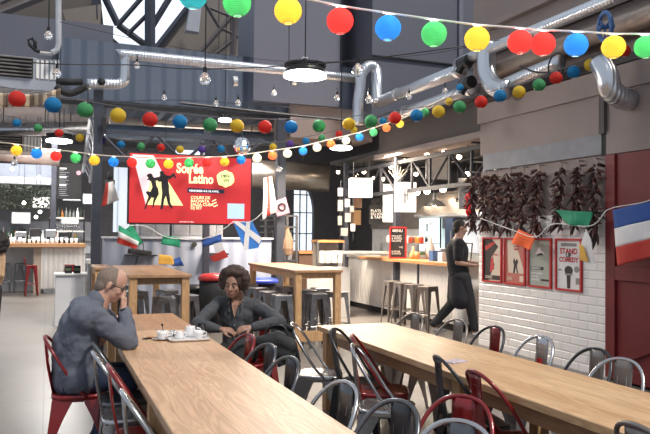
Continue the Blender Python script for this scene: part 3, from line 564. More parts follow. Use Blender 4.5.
# ================================================================ MIDDLE GROUND
t = thing('tray_rack', (4.0, 14.2, 0), 'grey metal tray rack left of the hanging ham', 'rack')
xa = P(266, 240, Y=14.2).x; xb = P(297, 240, Y=14.2).x
RACK = mat('rack_grey', (.13, .13, .14), .45, .4)
for x in (xa, xa+.2, xb-.22, xb):
    MB().bx((x-.025, 14.2, 0), (x+.025, 14.24, 1.98)).build('upright', RACK, t)
for k in range(13): MB().bx((xa, 14.2, .3+k*.13), (xa+.2, 14.7, .335+k*.13)).build('runner', RACK, t)
for z in (1.0, 1.42, 1.72, 1.96): MB().bx((xa+.2, 14.2, z), (xb, 14.8, z+.035)).build('shelf', RACK, t)
for x, z, lab in ((xa+.3, 1.44, 'white plastic crate in the tray rack'), (xa+.32, 1.02, 'grey plastic crate low in the tray rack')):
    c = V((x+.16, 14.4, z)); t = thing('plastic_crate', c, lab, 'crate'); mm = mat('crate_white', (.38, .38, .4), .5) if z > 1.2 else mat('crate_grey', (.4, .4, .42), .5)
    MB().prism([(-.19, .22), (.19, .22), (.16, 0), (-.16, 0)], c, (1, 0, 0), (0, 0, 1), (0, .25, 0)).build('body', mm, t); MB().bx(c+V((-.2, -.01, .2)), c+V((.2, .26, .225))).build('rim', mm, t)
tag(MB().lathe(P(287, 256, Y=13.9), [(0, 0), (.10, .03), (.14, .16), (.12, .34), (.06, .50), (.035, .56), (.05, .60)], 12).build('hanging_ham', mat('ham_tan', (.30, .19, .12), .7, var=.2)), 'tan wrapped ham hanging beside the tray rack', 'ham')
tag(MB().lathe(P(283, 232, Y=14.0), [(0, 0), (.05, .03), (.06, .12), (.02, .25)], 10).build('bread_loaf', mat('bread', (.6, .36, .18), .7, var=.2)), 'small tan loaf on the rack shelf', 'bread')
t = thing('wooden_shelf_unit', (5.2, 14.5, 0), 'brown wooden cabinet behind the right high table', 'cabinet')
xa = P(299, 250, Y=14.4).x; xb = P(330, 250, Y=14.4).x; MB().bx((xa, 14.4, 1.16), (xb, 15.0, 1.22)).build('top', M_CTR, t); MB().bx((xa+.02, 14.45, 0), (xb-.02, 15, 1.16)).build('body', mat('brown_cabinet', (.16, .09, .06), .6), t)
t = thing('wire_basket', (5.4, 13.2, 0), 'dark metal framed display with a wooden rim right of the ham', 'display')
xa = P(318, 250, Y=13.3).x; xb = P(344, 250, Y=13.3).x; za, zb = P(0, 265, Y=13.3).z-.5, P(330, 240, Y=13.3).z
for x in (xa, xb): MB().bx((x-.02, 13.3, 0), (x+.02, 13.34, zb)).build('upright', RACK, t)
MB().bx((xa, 13.28, zb-.05), (xb, 13.7, zb)).build('rim', M_CTR, t); MB().bx((xa, 13.6, .6), (xb, 13.62, zb-.05)).build('back_glass', mat('dim_glass', (.25, .22, .2), .2), t)
for k in range(4): MB().bx((xa+.08+k*.14, 13.4, 1.0), (xa+.18+k*.14, 13.5, 1.25)).build('carton', PAPER, t)
t = thing('white_low_cabinet', (5.2, 12.4, 0), 'white low cabinet under the right high table', 'cabinet')
MB().bx((P(316, 290, Y=12.4).x, 12.4, 0), (P(350, 290, Y=12.4).x, 12.9, .95)).build('body', WHT, t); MB().bx((P(340, 290, Y=12.2).x, 12.2, 1.22), (6.2, 12.9, 1.26)).build('ledge', mat('dusty_white', (.6, .56, .5), .5), t)
# tall shelves and bits left of the kitchen
SHEET = mat('grey_sheet', (.22, .21, .20), .7)
t = thing('poster_rack', P(345, 235, Y=13.0), 'narrow rack of white papers and photos at the kitchen corner', 'paper rack')
for k, (x, y, w_, h_, mm) in enumerate(((338, 200, 5, 11, SHEET), (345, 199, 5, 8, GREYW), (338, 216, 4, 9, SHEET), (345, 213, 6, 9, SHEET), (341, 228, 7, 8, SHEET), (351, 224, 4, 7, PAPER), (338, 188, 5, 8, GREYW), (350, 206, 4, 6, SHEET))):
    a = P(x, y+h_, Y=13.2); b = P(x+w_, y, Y=13.2); MB().bx((a.x, 13.2, a.z), (b.x, 13.22, b.z)).build('pinned_sheet', mm, t)
MB().tube([P(340, 240, Y=13.24), P(341, 180, Y=13.24)], .012, 5).build('hanging_rod', BLK, t); MB().tube([P(348, 240, Y=13.24), P(349, 180, Y=13.24)], .012, 5).build('hanging_rod', BLK, t); MB().tube([P(353, 240, Y=13.24), P(353, 180, Y=13.24)], .012, 5).build('hanging_rod', BLK, t)
# ================================================================ KITCHEN AND COUNTER
CX = 6.3
ct = thing('kitchen_counter', (CX, 12, 0), 'long kitchen counter with an orange wood top and white ribbed front', 'counter')
MB().bx((CX, 9.95, .12), (CX+.6, 16.2, 1.09)).build('front_cladding', M_RIBY, ct); MB().bx((CX+.04, 9.97, 0), (CX+.6, 16.2, .12)).build('plinth', BLKM, ct)
MB().bx((CX-.25, 9.8, 1.09), (CX+.65, 13.3, 1.14)).build('wooden_top', M_CTR, ct); MB().bx((CX-.05, 13.3, 1.09), (CX+.65, 16.2, 1.14)).build('side_top', mat('grey_top', (.4, .38, .36), .4), ct)
MB().bx((CX-.012, 11.2, .12), (CX, 11.26, 1.09)).build('dark_joint', STEEL, ct)
struct(MB().bx((8.6, 8.6, 0), (8.8, 18, 1.75)).build('wall_kitchen_low', mat('kitchen_pale', (.62, .60, .58), .5)))
struct(MB().bx((8.55, 8.6, 1.75), (8.8, 18, 2.6)).build('wall_kitchen_high', mat('kitchen_taupe', (.17, .145, .13), .6)))
struct(MB().bx((6.1, 8.9, 1.86), (6.2, 8.75, 2.6)).build('trim_28', BEIGE))
def at_k(x, y, X=8.5): return P(x, y, X=X)
a = at_k(419, 250); b = at_k(441, 218); t = thing('lit_display_window', (8.5, a.y, a.z), 'bright cyan and white lit picture window behind the counter', 'window')
MB().bx((8.5, b.y, a.z), (8.53, a.y, b.z)).build('pane', mat('glow_cyan', (.70, .90, .95), .4, var=.2, scale=4, emit=.9), t)
for k in range(5): c = V((8.49, b.y+(a.y-b.y)*rnd.uniform(.3, .95), a.z+(b.z-a.z)*rnd.uniform(.1, .9))); MB().box(c, (.01, rnd.uniform(.05, .2), rnd.uniform(.05, .2))).build('printed_patch', (WHT, GREYW, mat('leafgreen', (.2, .4, .2), .5))[k % 3], t)
MB().bx((8.48, b.y-.02, a.z-.05), (8.5, b.y+.03, b.z+.02)).build('frame', BLKM, t)
t = thing('lit_display_window', at_k(467, 245), 'pale lit opening behind the waiter', 'window'); a = at_k(462, 252); b = at_k(480, 220); MB().bx((8.5, b.y, a.z), (8.53, a.y, b.z)).build('pane', mat('glow_pale', (.8, .82, .85), .4, emit=.5), t)
t = thing('fridge', (8.2, 10, 0), 'dark blue fridge column behind the waiter', 'fridge'); a = at_k(447, 250, 7.7); b = at_k(455, 218, 7.7); MB().bx((7.65, b.y, 0), (7.88, a.y, b.z)).build('body', mat('navy_steel', (.03, .05, .10), .4, .3), t); MB().bx((7.62, b.y+.03, 1.0), (7.65, b.y+.05, 1.7)).build('handle', INOX, t)
# back-wall worktop behind the waiter
t = thing('back_worktop', (8.2, 11, 0), 'steel back worktop along the kitchen wall', 'worktop'); MB().bx((7.9, 8.9, .86), (8.55, 17, .9)).build('top', INOX, t); MB().bx((7.95, 8.9, 0), (8.5, 17, .86)).build('base', mat('kitchen_base', (.28, .24, .22), .5), t)
t = thing('tiled_return', (6.3, 8.9, 0), 'tan service trolley beyond the end of the tiled wall', 'trolley'); MB().bx((6.75, 8.9, .1), (7.5, 9.6, 1.2)).build('body', mat('tan_cart', (.30, .22, .17), .5), t); MB().bx((6.73, 8.88, 1.2), (7.52, 9.62, 1.23)).build('top', INOX, t); MB().bx((6.72, 8.95, .7), (6.75, 9.55, .73)).build('handle', INOX, t)
# glass display case with jars on the counter
t = thing('display_case', (6.7, 12.4, 1.14), 'glass display case on the counter, left of the chalkboard', 'display case')
MB().bx((6.5, 11.6, 1.14), (6.95, 13.2, 1.17)).build('base', INOX, t); MB().bx((6.5, 11.6, 1.42), (6.95, 13.2, 1.44)).build('shelf', INOX, t)
MB().bx((6.5, 11.6, 1.17), (6.506, 13.2, 1.42)).build('front_glass', GLASS, t)
for y in (11.6, 13.18): MB().bx((6.5, y, 1.17), (6.52, y+.02, 1.42)).build('corner_post', INOX, t)
jc = [mat('jar_red', (.5, .05, .02), .3), mat('jar_orange', (.65, .22, .04), .3), mat('jar_white', (.75, .72, .66), .4), mat('jar_brown', (.25, .1, .05), .3)]
names = ['red', 'orange', 'white', 'brown']
for k in range(11):
    j = (2, 2, 0, 1, 0, 1, 2, 0, 3, 1, 0)[k]; c = V((6.62, 13.05-k*.135, 1.44)); t = thing('preserve_jar', c, '%s preserve jar standing on the glass display case' % names[j], 'jar', '%s jars on the display case' % names[j]); MB().lathe(c, [(.045, 0), (.05, .01), (.05, .1), (.04, .12)], 12).build('jar_body', jc[j], t, True); MB().lathe(c+V((0, 0, .12)), [(.043, 0), (.043, .02), (0, .02)], 12).build('lid', WHT, t)
for k in range(6):
    c = V((6.7, 11.75+k*.24, 1.17)); j = k % 3; t = thing('food_tray', c, 'shallow white food tray inside the glass display case', 'tray', 'food trays in the display case'); MB().bx(c+V((-.12, -.1, 0)), c+V((.12, .1, .05))).build('tray_body', WHT2, t); MB().ell(c+V((0, 0, .06)), (.1, .08, .04)).build('food', (mat('food_green', (.15, .3, .08), .6), mat('food_tan', (.6, .42, .2), .6), mat('food_cream', (.75, .7, .55), .6))[j], t, True)
# chalkboard in red frame, and things to its right
a = P(390, 255, X=6.15); bb = thing('chalkboard_sign', a, 'small chalkboard menu in a red frame standing on the counter', 'menu board')
ux = (P(407, 256, X=6.6)-a); ux.z = 0; ux.normalize(); ux = V((.93, -.37, 0)); uy = V((0, 0, 1)); n_ = V((-.37, -.93, 0)); BW, BH = .33, .61; o = V((6.08, P(390, 255, X=6.1).y, 1.14))
def sgn(x0, z0, x1, z1, d, th, m_, name, par): return MB().prism([(x0, z0), (x1, z0), (x1, z1), (x0, z1)], o+n_*d, ux, uy, n_*th).build(name, m_, par)
sgn(0, 0, BW, BH, 0, .015, BLKM, 'slate', bb)
for r in ((0, 0, .03, BH), (BW-.03, 0, BW, BH), (0, 0, BW, .03), (0, BH-.03, BW, BH)): sgn(*r, .015, .012, FRED, 'frame_bar', bb)
flat_text('MENU', .07, PAPER, bb, o+ux*.06+uy*(BH-.10)+n_*.017, ux, uy, 'chalk_lettering', bold=.001)
flat_text('POULET\n& FRITES\nSALADE', .052, PAPER, bb, o+ux*.045+uy*(BH-.20)+n_*.017, ux, uy, 'chalk_lettering'); flat_text('11€', .05, PAPER, bb, o+ux*.18+uy*.20+n_*.017, ux, uy, 'chalk_lettering'); flat_text('BURGER\n& SAUCE', .045, PAPER, bb, o+ux*.045+uy*.12+n_*.017, ux, uy, 'chalk_lettering')
sgn(.1, 0, .2, .3, -.08, .01, BLKM, 'rear_strut', bb)
def onc(px, py, X_, h, m_, name, lab, cat, prof):
    c = P(px, py, X=X_); c.z = 1.14; t = MB().lathe(c, [(r, z*h) for r, z in prof], 14).build(name, m_, smooth=True); return tag(t, lab, cat)
onc(413, 258, 6.4, .24, mat('tan_wood_jar', (.5, .25, .1), .5), 'wooden_holder', 'orange wooden holder right of the chalkboard', 'holder', [(.07, 0), (.07, .4), (.03, .6), (.02, 1)])
onc(417, 258, 6.45, .14, mat('tan_wood_jar', (.5, .25, .1), .5), 'wooden_cup', 'small wooden cup right of the wooden holder', 'cup', [(.05, 0), (.05, 1)])
tag(MB().bx((6.3, 10.72, 1.14), (6.5, 10.86, 1.32)).build('blue_carton', mat('blue_box', (.05, .12, .3), .5)), 'small blue and white carton on the counter', 'carton')
tag(MB().bx((6.35, 10.5, 1.14), (6.5, 10.64, 1.30)).build('napkin_pack', WHT), 'white napkin pack on the counter right of the blue carton', 'napkins')
tag(MB().bx((6.6, 10.95, 1.14), (6.8, 11.15, 1.36)).build('till', GREYW, bevel=.02), 'grey till behind the blue carton', 'till')
onc(430, 255, 6.75, .42, mat('pale_ceramic_vase', (.6, .52, .48), .4), 'pale_vase', 'pale rounded vase on the counter in front of the cyan window', 'vase', [(.06, 0), (.1, .3), (.09, .55), (.04, .8), (.05, 1)])
t = thing('espresso_frame', (6.7, 10.15, 1.14), 'slanted dark steel frame at the right end of the counter', 'frame')
for x in (0, .16): MB().cyl((6.6, 10.0+x*2, 1.14), (6.8, 10.25+x*2, 1.46), .012).build('strut', BLK, t)
MB().cyl((6.8, 10.25, 1.46), (6.8, 10.6, 1.46), .012).build('cross_bar', BLK, t)
for k in range(9): bottle((8.1, 9.2+k*.16, .9), .26, (WHT2, bm_glass, WHT)[k % 3], 'pale bottle on the steel back worktop behind the waiter', 'bottles behind the waiter')
# hanging signs
def sign(x0, y0, x1, y1, X_, m_, lab, art=None, e=0, th=.03):
    """a board hanging square to the aisle"""
    a = P(x0, y1, X=X_); wd = abs((P(x1, y1, D=(a-V((0, 0, CH))).dot(_f))-a).length); b = P(x0, y0, Y=a.y)
    t = thing('hanging_sign', a, lab, 'sign'); u = V((.96, -.28, 0)); nn = V((-.28, -.96, 0)); h = b.z-a.z
    MB().prism([(0, 0), (wd, 0), (wd, h), (0, h)], a, u, (0, 0, 1), -nn*th).build('board', m_, t)
    if art:
        for (p, q, r, s_) in art: MB().prism([(wd*p, h*q), (wd*r, h*q), (wd*r, h*s_), (wd*p, h*s_)], a+nn*.003, u, (0, 0, 1), nn*-.003).build('drawing', mat('pencil_grey', (.3, .29, .28), .7), t)
    for k in (.15, .85): MB().cyl(a+u*wd*k+V((0, 0, h)), a+u*wd*k+V((0, 0, max(h+.12, 2.95-a.z))), .004, n=5).build('hanging_wire', BLK, t)
    return t
LW = mat('backlit_white', (.95, .90, .82), .6, var=.02, emit=.75); SW_ = mat('sign_cream', (.82, .80, .76), .7, var=.03, emit=.45)  # cream sign's glow stands in for spotlights falling on it
sign(350, 178, 372.5, 197, 5.3, LW, 'glowing white light-box sign hanging over the counter', th=.2)
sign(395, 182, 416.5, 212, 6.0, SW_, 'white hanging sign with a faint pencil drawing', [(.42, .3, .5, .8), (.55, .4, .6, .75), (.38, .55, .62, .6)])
sign(383, 184, 393, 222, 6.9, LW, 'tall narrow glowing white banner behind the drawing sign')
sign(426, 154, 448, 179, 6.35, mat('sign_grey', (.36, .34, .33), .7), 'grey square sign hanging high over the counter', [(.2, .75, .75, .82), (.3, .68, .6, .72)])
sign(459, 178, 480, 209, 6.3, mat('sign_grey2', (.45, .42, .40), .7), 'grey sign with a dark fish drawing beside the chillies', [(.2, .6, .8, .68), (.3, .66, .65, .74), (.1, .55, .3, .62)])
sign(352, 210, 361, 225, 6.6, mat('cardboard', (.45, .26, .12), .7), 'brown cardboard sign beneath the light box')
sign(353, 196, 362, 208, 6.7, mat('cardboard2', (.30, .17, .10), .7), 'dark brown card above the cardboard sign')
t = sign(369, 205, 383, 224, 6.7, BLKM, 'small blackboard with white writing left of the tall banner', th=.02)
a = P(370.5, 213, X=6.68); flat_text('PLATS\nDU JOUR\n& TAPAS', .085, PAPER, t, a+V((-.02, -.05, .02)), (.96, -.28, 0), (0, 0, 1), 'chalk_lettering', bold=.001)
# kitchen lamps
def pendant(px, py, X_, r, lab, e=22):
    c = P(px, py, X=X_); t = thing('pendant_lamp', c, lab, 'lamp')
    MB().lathe(c, [(r, 0), (r*.95, .012), (r*.55, r*.42), (r*.2, r*.6), (r*.16, r*1.1), (0, r*1.12)], 20).build('lamp_shade', BLK, t, True)
    MB().ell(c+V((0, 0, r*.18)), (r*.32, r*.32, r*.22)).build('light_bulb', mat('glow_warm', (1, .82, .6), .5, var=.01, emit=14), t, True)
    MB().cyl(c+V((0, 0, r*1.1)), V((c.x, c.y, 3.33)), .006, n=5).build('cord', BLK, t)
    spot('lamp_light', c+V((0, 0, -.04)), e)
pendant(434, 206, 7.2, .24, 'black cone pendant lamp over the kitchen, right of the drawing sign')
pendant(381, 207, 7.4, .20, 'dark pendant lamp beside the narrow glowing banner', 14)
for k, (px, py, X_) in enumerate(((427, 153, 6.5), (444, 153, 6.5), (406, 160, 6.7), (391, 167, 6.7), (416, 174, 7.3), (459, 157, 6.7), (427, 191, 8.0), (443, 189, 8.0), (383, 179, 7.3), (364, 172, 7.0), (374, 178, 7.3), (356, 175, 7.0), (467, 174, 6.4), (457, 205, 8.0), (417, 192, 8.0), (338, 172, 7.0))):
    c = P(px, py, X=X_); t = thing('spotlight', c, 'small glowing spotlight hanging over the kitchen', 'lamp', 'kitchen spotlights'); R_ = .045 if k not in (6, 7, 14) else .075
    MB().ell(c, R_).build('light_bulb', mat('glow_warm', (1, .82, .6), .5, var=.01, emit=14), t, True); MB().cyl(c+V((0, 0, .03)), c+V((.01, 0, .14)), .04, .03, n=10).build('socket', BLK, t, True); MB().cyl(c+V((.01, 0, .14)), V((c.x+.01, c.y, max(3.33, c.z+.2))), .005, n=5).build('cord', BLK, t)
tag(MB().tube([(6.9, 9, 3.1), (6.9, 16, 3.1)], .03).tube([(7.6, 9, 3.1), (7.6, 16, 3.1)], .03).bx((6.3, 12, 3.07), (9.9, 12.05, 3.1)).bx((6.3, 9.5, 3.07), (9.9, 9.55, 3.1)).build('lamp_rail', BLK), 'black lighting rails over the kitchen', 'rail')
# extractor hood over the kitchen
t = thing('extractor_hood', (8, 11, 1.9), 'brushed steel extractor hood at the back of the kitchen', 'extractor hood')
MB().prism([(7.7, 2.05), (8.55, 2.05), (8.55, 2.5), (8.2, 2.5)], (0, 8.9, 0), (1, 0, 0), (0, 0, 1), (0, 5, 0)).build('canopy', mat('hood_steel', (.42, .36, .32), .35, .6), t); MB().bx((7.68, 8.9, 1.99), (8.55, 13.9, 2.05)).build('rim', INOX, t)
# twigs on the post
t = MB()
for k in range(7): t.tube([P(397, 181, X=6.15), P(397+(-8+k*3)*1.0, 165+abs(k-3)*2, X=6.15)], .006, 5)
tag(t.build('dry_twigs', mat('straw', (.5, .42, .3), .7)), 'dry pale twigs tied to the kitchen post', 'twigs')
# ================================================================ POSTERS ON THE TILED WALL
PX = WX-.03
def poster(px0, px1, label, art):
    y0 = P(px0, 260, X=WX).y; y1 = P(px1, 260, X=WX).y; z0, z1 = .935, 1.572      # y0 far, y1 near
    t = thing('framed_poster', (WX-.03, (y0+y1)/2, z0), label, 'poster'); W_ = y0-y1; H_ = z1-z0
    # u runs from the far (photo left) to the near side
    def pr(poly, x, th, m_, nm, par): return MB().prism([(u*W_, v*H_) for u, v in poly], (x, y0, z0), (0, -1, 0), (0, 0, 1), (-th, 0, 0)).build(nm, m_, par)
    fw = .055; fh = fw*W_/H_
    for r in (((0, 0), (fw, 0), (fw, 1), (0, 1)), ((1-fw, 0), (1, 0), (1, 1), (1-fw, 1)), ((fw, 0), (1-fw, 0), (1-fw, fh), (fw, fh)), ((fw, 1-fh), (1-fw, 1-fh), (1-fw, 1), (fw, 1))): pr(r, WX, .03, FRED, 'frame_bar', t)
    art(t, pr, W_, H_, y0, z0); return t
def ptext(t, s, u, v, size, m_, W_, H_, y0, z0, bold=0, align='LEFT'): flat_text(s, size, m_, t, (WX-.0135, y0-u*W_, z0+v*H_), (0, -1, 0), (0, 0, 1), 'lettering', .001, align, bold)
R_ = lambda a, b, c, d: [(a, b), (c, b), (c, d), (a, d)]
pk = lambda n, c: mat('print_'+n, c, .7, var=.03)
CRM = pk('cream', (.66, .55, .44)); PBLK = pk('black', (.03, .02, .02)); PRED = pk('red', (.5, .04, .04)); SAL = pk('salmon', (.50, .16, .12)); PGRN = pk('greygreen', (.36, .38, .33)); PWH = pk('white', (.72, .70, .68)); PGR = pk('grey', (.25, .24, .22))
def art1(t, pr, *g):
    pr(R_(.05, .03, .95, .97), WX, .011, CRM, 'sheet', t); pr([(.05, .03), (.05, .97), (.45, .97), (.8, .80), (.45, .55), (.62, .40), (.30, .03)], WX-.011, .0006, PBLK, 'dark_diagonal', t)
    pr([(.12, .80), (.60, .92), (.65, .86), (.15, .70)], WX-.0116, .0006, PRED, 'red_stroke', t); pr([(.38, .22), (.6, .30), (.55, .6), (.42, .5)], WX-.0116, .0006, PRED, 'dancer_silhouette', t); pr(R_(.1, .06, .9, .16), WX-.0116, .0006, PBLK, 'text_band', t)
    ptext(t, 'SOIRÉE', .14, .085, .055, CRM, *g, bold=.001); ptext(t, 'LATINO', .52, .60, .035, PRED, *g, bold=.001)
def art2(t, pr, *g):
    pr(R_(.05, .03, .95, .97), WX, .011, SAL, 'sheet', t); pr([(.15, .97), (.5, .97), (.95, .25), (.2, .25)], WX-.011, .0006, CRM, 'light_beam', t)
    pr([(.42, .25), (.46, .42), (.42, .5), (.48, .58), (.52, .5), (.6, .56), (.66, .5), (.6, .4), (.66, .25), (.6, .25), (.55, .38), (.5, .25)], WX-.0116, .0006, PBLK, 'dancer_silhouette', t); ptext(t, 'Soirée\nLatino', .45, .80, .045, PRED, *g, bold=.001); ptext(t, '19H', .12, .09, .07, CRM, *g, bold=.001)
    pr(R_(.72, .08, .9, .2), WX-.0116, .0006, CRM, 'blank_square', t)
def art3(t, pr, *g):
    pr(R_(.05, .03, .95, .97), WX, .011, PGRN, 'sheet', t); pr([(.3, .68), (.7, .66), (.66, .72), (.55, .74), (.5, .82), (.42, .8), (.38, .73)], WX-.011, .0006, PWH, 'figure_patch', t)
    pr([(.36, .64), (.68, .66), (.6, .70), (.45, .69)], WX-.0116, .0006, PBLK, 'boat_shape', t); pr(R_(.15, .36, .66, .42), WX-.011, .0006, PBLK, 'text_band', t); ptext(t, 'BRUNCH', .18, .37, .04, PWH, *g, bold=.001)
    ptext(t, 'en musique\ntous les\nsamedis', .14, .27, .048, PWH, *g, bold=.001); ptext(t, 'D A N S E', .3, .58, .035, PWH, *g); pr(R_(.55, .14, .88, .18), WX-.011, .0006, PBLK, 'text_band', t)
def art4(t, pr, *g):
    pr(R_(.05, .03, .95, .97), WX, .011, PWH, 'sheet', t); pr(R_(.2, .85, .8, .91), WX-.011, .0006, PGR, 'text_band', t)
    ptext(t, 'STAND', .5, .71, .094, PRED, *g, bold=.003, align='CENTER'); ptext(t, 'UP', .5, .64, .08, PBLK, *g, bold=.002, align='CENTER'); ptext(t, 'COMEDY', .5, .555, .080, PRED, *g, bold=.003, align='CENTER')
    pr([(.5+.16*math.cos(a*PI/8), .39+.09*math.sin(a*PI/8)) for a in range(16)], WX-.011, .0006, PBLK, 'microphone_head', t); pr([(.42, .30), (.58, .30), (.56, .05), (.44, .05)], WX-.011, .0006, PBLK, 'microphone_handle', t); pr(R_(.36, .3, .64, .335), WX-.0116, .0006, PGR, 'microphone_collar', t)
    pr([(.80+.10*math.cos(a*PI/6), .42+.06*math.sin(a*PI/6)) for a in range(12)], WX-.011, .0006, PGR, 'round_badge', t); pr(R_(.76, .14, .92, .26), WX-.011, .0006, PGR, 'text_block', t); pr(R_(.1, .38, .24, .41), WX-.011, .0006, PGR, 'text_block', t)
poster(483.5, 502.8, 'red framed poster with black diagonal, leftmost on the tiled wall', art1)
poster(505, 526.5, 'red framed salmon poster with a dancing couple, partly behind the orange flag', art2)
poster(529, 552.5, 'red framed grey-green poster on the tiled wall', art3)
poster(556.5, 583, 'red framed white stand up comedy poster with a microphone', art4)
# ================================================================ CHILLI GARLANDS
chm = [mat('dried_chilli_%d' % i, c, .35, var=.35, scale=12) for i, c in enumerate(((.075, .028, .022), (.048, .021, .018), (.105, .036, .026)))]
RCH = mat('fresh_red_chilli', (.75, .02, .02), .3, var=.1)
def chili_mesh(L, s):
    b = MB(); r = random.Random(s); k1, k2 = r.uniform(-.3, .3), r.uniform(-.25, .25)
    pts = [V((L*t+.0, k1*L*t*t, k2*L*t*t-.25*L*t*t)) for t in (0, .12, .35, .6, .85, 1)]
    b.tube(pts, [.006, .016, .019, .015, .008, .002], 7); o = b.build('chilli', chm[s % 3], base=(0, 0, 0), smooth=True); return o
protos = [chili_mesh((.10, .125, .11, .14, .12, .13)[s], s) for s in range(6)]
pm = [o.data for o in protos]
for o in protos: bpy.data.objects.remove(o)
gy = [P(478, 190, X=WX).y, P(489, 190, X=WX).y]+[P(x, 190, X=WX).y for x in (500, 514, 527, 543, 565, 583, 601)]
places = ['overhanging the end of the tiled wall', 'second from the kitchen opening', 'third from the kitchen opening', 'fourth from the kitchen opening', 'above the orange flag', 'above the grey-green poster', 'above the comedy poster', 'above the green flag', 'next to the red door frame']
rc = random.Random(11)
for gi, y in enumerate(gy):
    x = WX-.09; zt, zb = (2.46-gi*.005), (1.74, 1.72, 1.74, 1.72, 1.66, 1.70, 1.74, 1.76, 1.60)[gi]
    t = thing('chilli_garland', (x, y, zt), 'garland of dried dark red chillies %s' % places[gi], 'chilli garland', 'chilli garlands over the tiled wall')
    MB().cyl((x+.05, y, zt+.08), (x, y, zb+.05), .006, n=6).build('string', mat('twine', (.3, .2, .12), .8), t); MB().cyl((x, y, zt+.07), (WX+.03, y, zt+.07), .008, n=6).build('nail', INOX, t)
    n = 84 if gi < 6 else 70
    for k in range(n):
        c = bpy.data.objects.new('chilli', pm[rc.randrange(6)]); COL.objects.link(c); c.parent = t
        f_ = k/n; a = rc.uniform(0, 2*PI); dn = rc.uniform(-1.0, .2) if f_ < .85 else rc.uniform(-1.4, -.6)
        dv = V((math.cos(a)*.8-.2, math.sin(a), dn)).normalized(); zz = zt-(zt-zb)*f_
        c.matrix_local = Matrix.Translation(V((rc.uniform(-.02, .01), rc.uniform(-.05, .05), zz-zt)))@dv.to_track_quat('X', 'Z').to_matrix().to_4x4()
        sc_ = rc.uniform(.8, 1.2)*(1.3 if f_ > .85 else 1); c.scale = (sc_,)*3
tg = thing('red_chilli_bunch', (WX-.14, gy[0]-.03, 2.1), 'small bunch of bright red chillies at the left edge of the garlands', 'chilli bunch')
for k, (dy, z) in enumerate(((-.03, 2.19), (.03, 2.15), (-.05, 1.98), (.01, 1.94), (.04, 2.02))):
    MB().tube([V((WX-.16, gy[0]+dy, z+.07)), V((WX-.18, gy[0]+dy+.01, z)), V((WX-.17, gy[0]+dy-.03, z-.07))], [.012, .026, .004], 8).build('chilli', RCH, tg, True)
MB().cyl((WX-.16, gy[0], 2.25), (WX-.1, gy[0], 2.46), .005).build('string', mat('twine', (.3, .2, .12), .8), tg)
# ================================================================ LANTERNS
LC = {'red': (.75, .05, .035), 'blue': (.015, .30, .60), 'green': (.10, .46, .19), 'yellow': (.78, .62, .06), 'white': (.85, .82, .68), 'orange': (.90, .28, .05), 'purple': (.16, .08, .42), 'teal': (.02, .38, .42)}
def lmat(c, lit):
    n = 'lantern_%s_%.1f' % (c, lit)
    if n in MATS: return MATS[n]
    mt, t, b = nt(n); tc = t.nodes.new('ShaderNodeTexCoord'); s = t.nodes.new('ShaderNodeSeparateXYZ'); lk(t, tc.outputs['Object'], s.inputs[0])
    no = t.nodes.new('ShaderNodeTexNoise'); no.inputs['Scale'].default_value = 25; lk(t, tc.outputs['Object'], no.inputs[0])
    col = LC[c]; lk(t, mx(t, 'MIX', no.outputs['Fac'], tuple(v*.88 for v in col), tuple(min(1, v*1.12) for v in col)), b.inputs['Base Color']); b.inputs['Roughness'].default_value = .7
    tr = t.nodes.new('ShaderNodeBsdfTranslucent'); tr.inputs[0].default_value = c4([min(1, v*1.15+.02) for v in col]); ms = t.nodes.new('ShaderNodeMixShader'); ms.inputs[0].default_value = .5
    wv = t.nodes.new('ShaderNodeMath'); wv.operation = 'MULTIPLY'; wv.inputs[1].default_value = 48; lk(t, s.outputs['Z'], wv.inputs[0]); sn = t.nodes.new('ShaderNodeMath'); sn.operation = 'SINE'; lk(t, wv.outputs[0], sn.inputs[0])
    mr = t.nodes.new('ShaderNodeMapRange'); mr.inputs[1].default_value = .3; mr.inputs[2].default_value = 1; mr.inputs[3].default_value = 0; mr.inputs[4].default_value = .55; lk(t, sn.outputs[0], mr.inputs[0])
    rib = mx(t, 'MULTIPLY', mr.outputs[0], b.inputs['Base Color'].links[0].from_socket, (.45, .40, .38)); lk(t, rib, b.inputs['Base Color'])
    if lit: lk(t, mx(t, 'MULTIPLY', mr.outputs[0], tuple(v**.8*.85+.10 for v in col), (.5, .45, .42)), b.inputs['Emission Color']); b.inputs['Emission Strength'].default_value = lit  # glow put into the paper for sunlight on the lanterns
    out = [x for x in t.nodes if x.type == 'OUTPUT_MATERIAL'][0]; lk(t, b.outputs[0], ms.inputs[1]); lk(t, tr.outputs[0], ms.inputs[2]); lk(t, ms.outputs[0], out.inputs[0]); MATS[n] = mt; return mt
WIRE = mat('lantern_wire', (.6, .6, .58), .5)
def lan_mesh(c, lit):
    prof = []; n = 22
    for i in range(n+1):
        a = PI*(.10+.80*i/n); r = math.sin(a)*(1+(.022 if i % 2 else -.006)); prof.append((r, -math.cos(a)*.97))
    b = MB().lathe((0, 0, 0), prof[:], 20)
    # open paper globe: drop both end caps
    ends = [f for f in b.b.faces if len(f.verts) > 4]; bmesh.ops.delete(b.b, geom=ends, context='FACES_ONLY'); o = b.build('paper_globe', lmat(c, lit), base=(0, 0, 0), smooth=True)
    md = o.modifiers.new('s', 'SOLIDIFY'); md.thickness = .012; return o
LP = {}
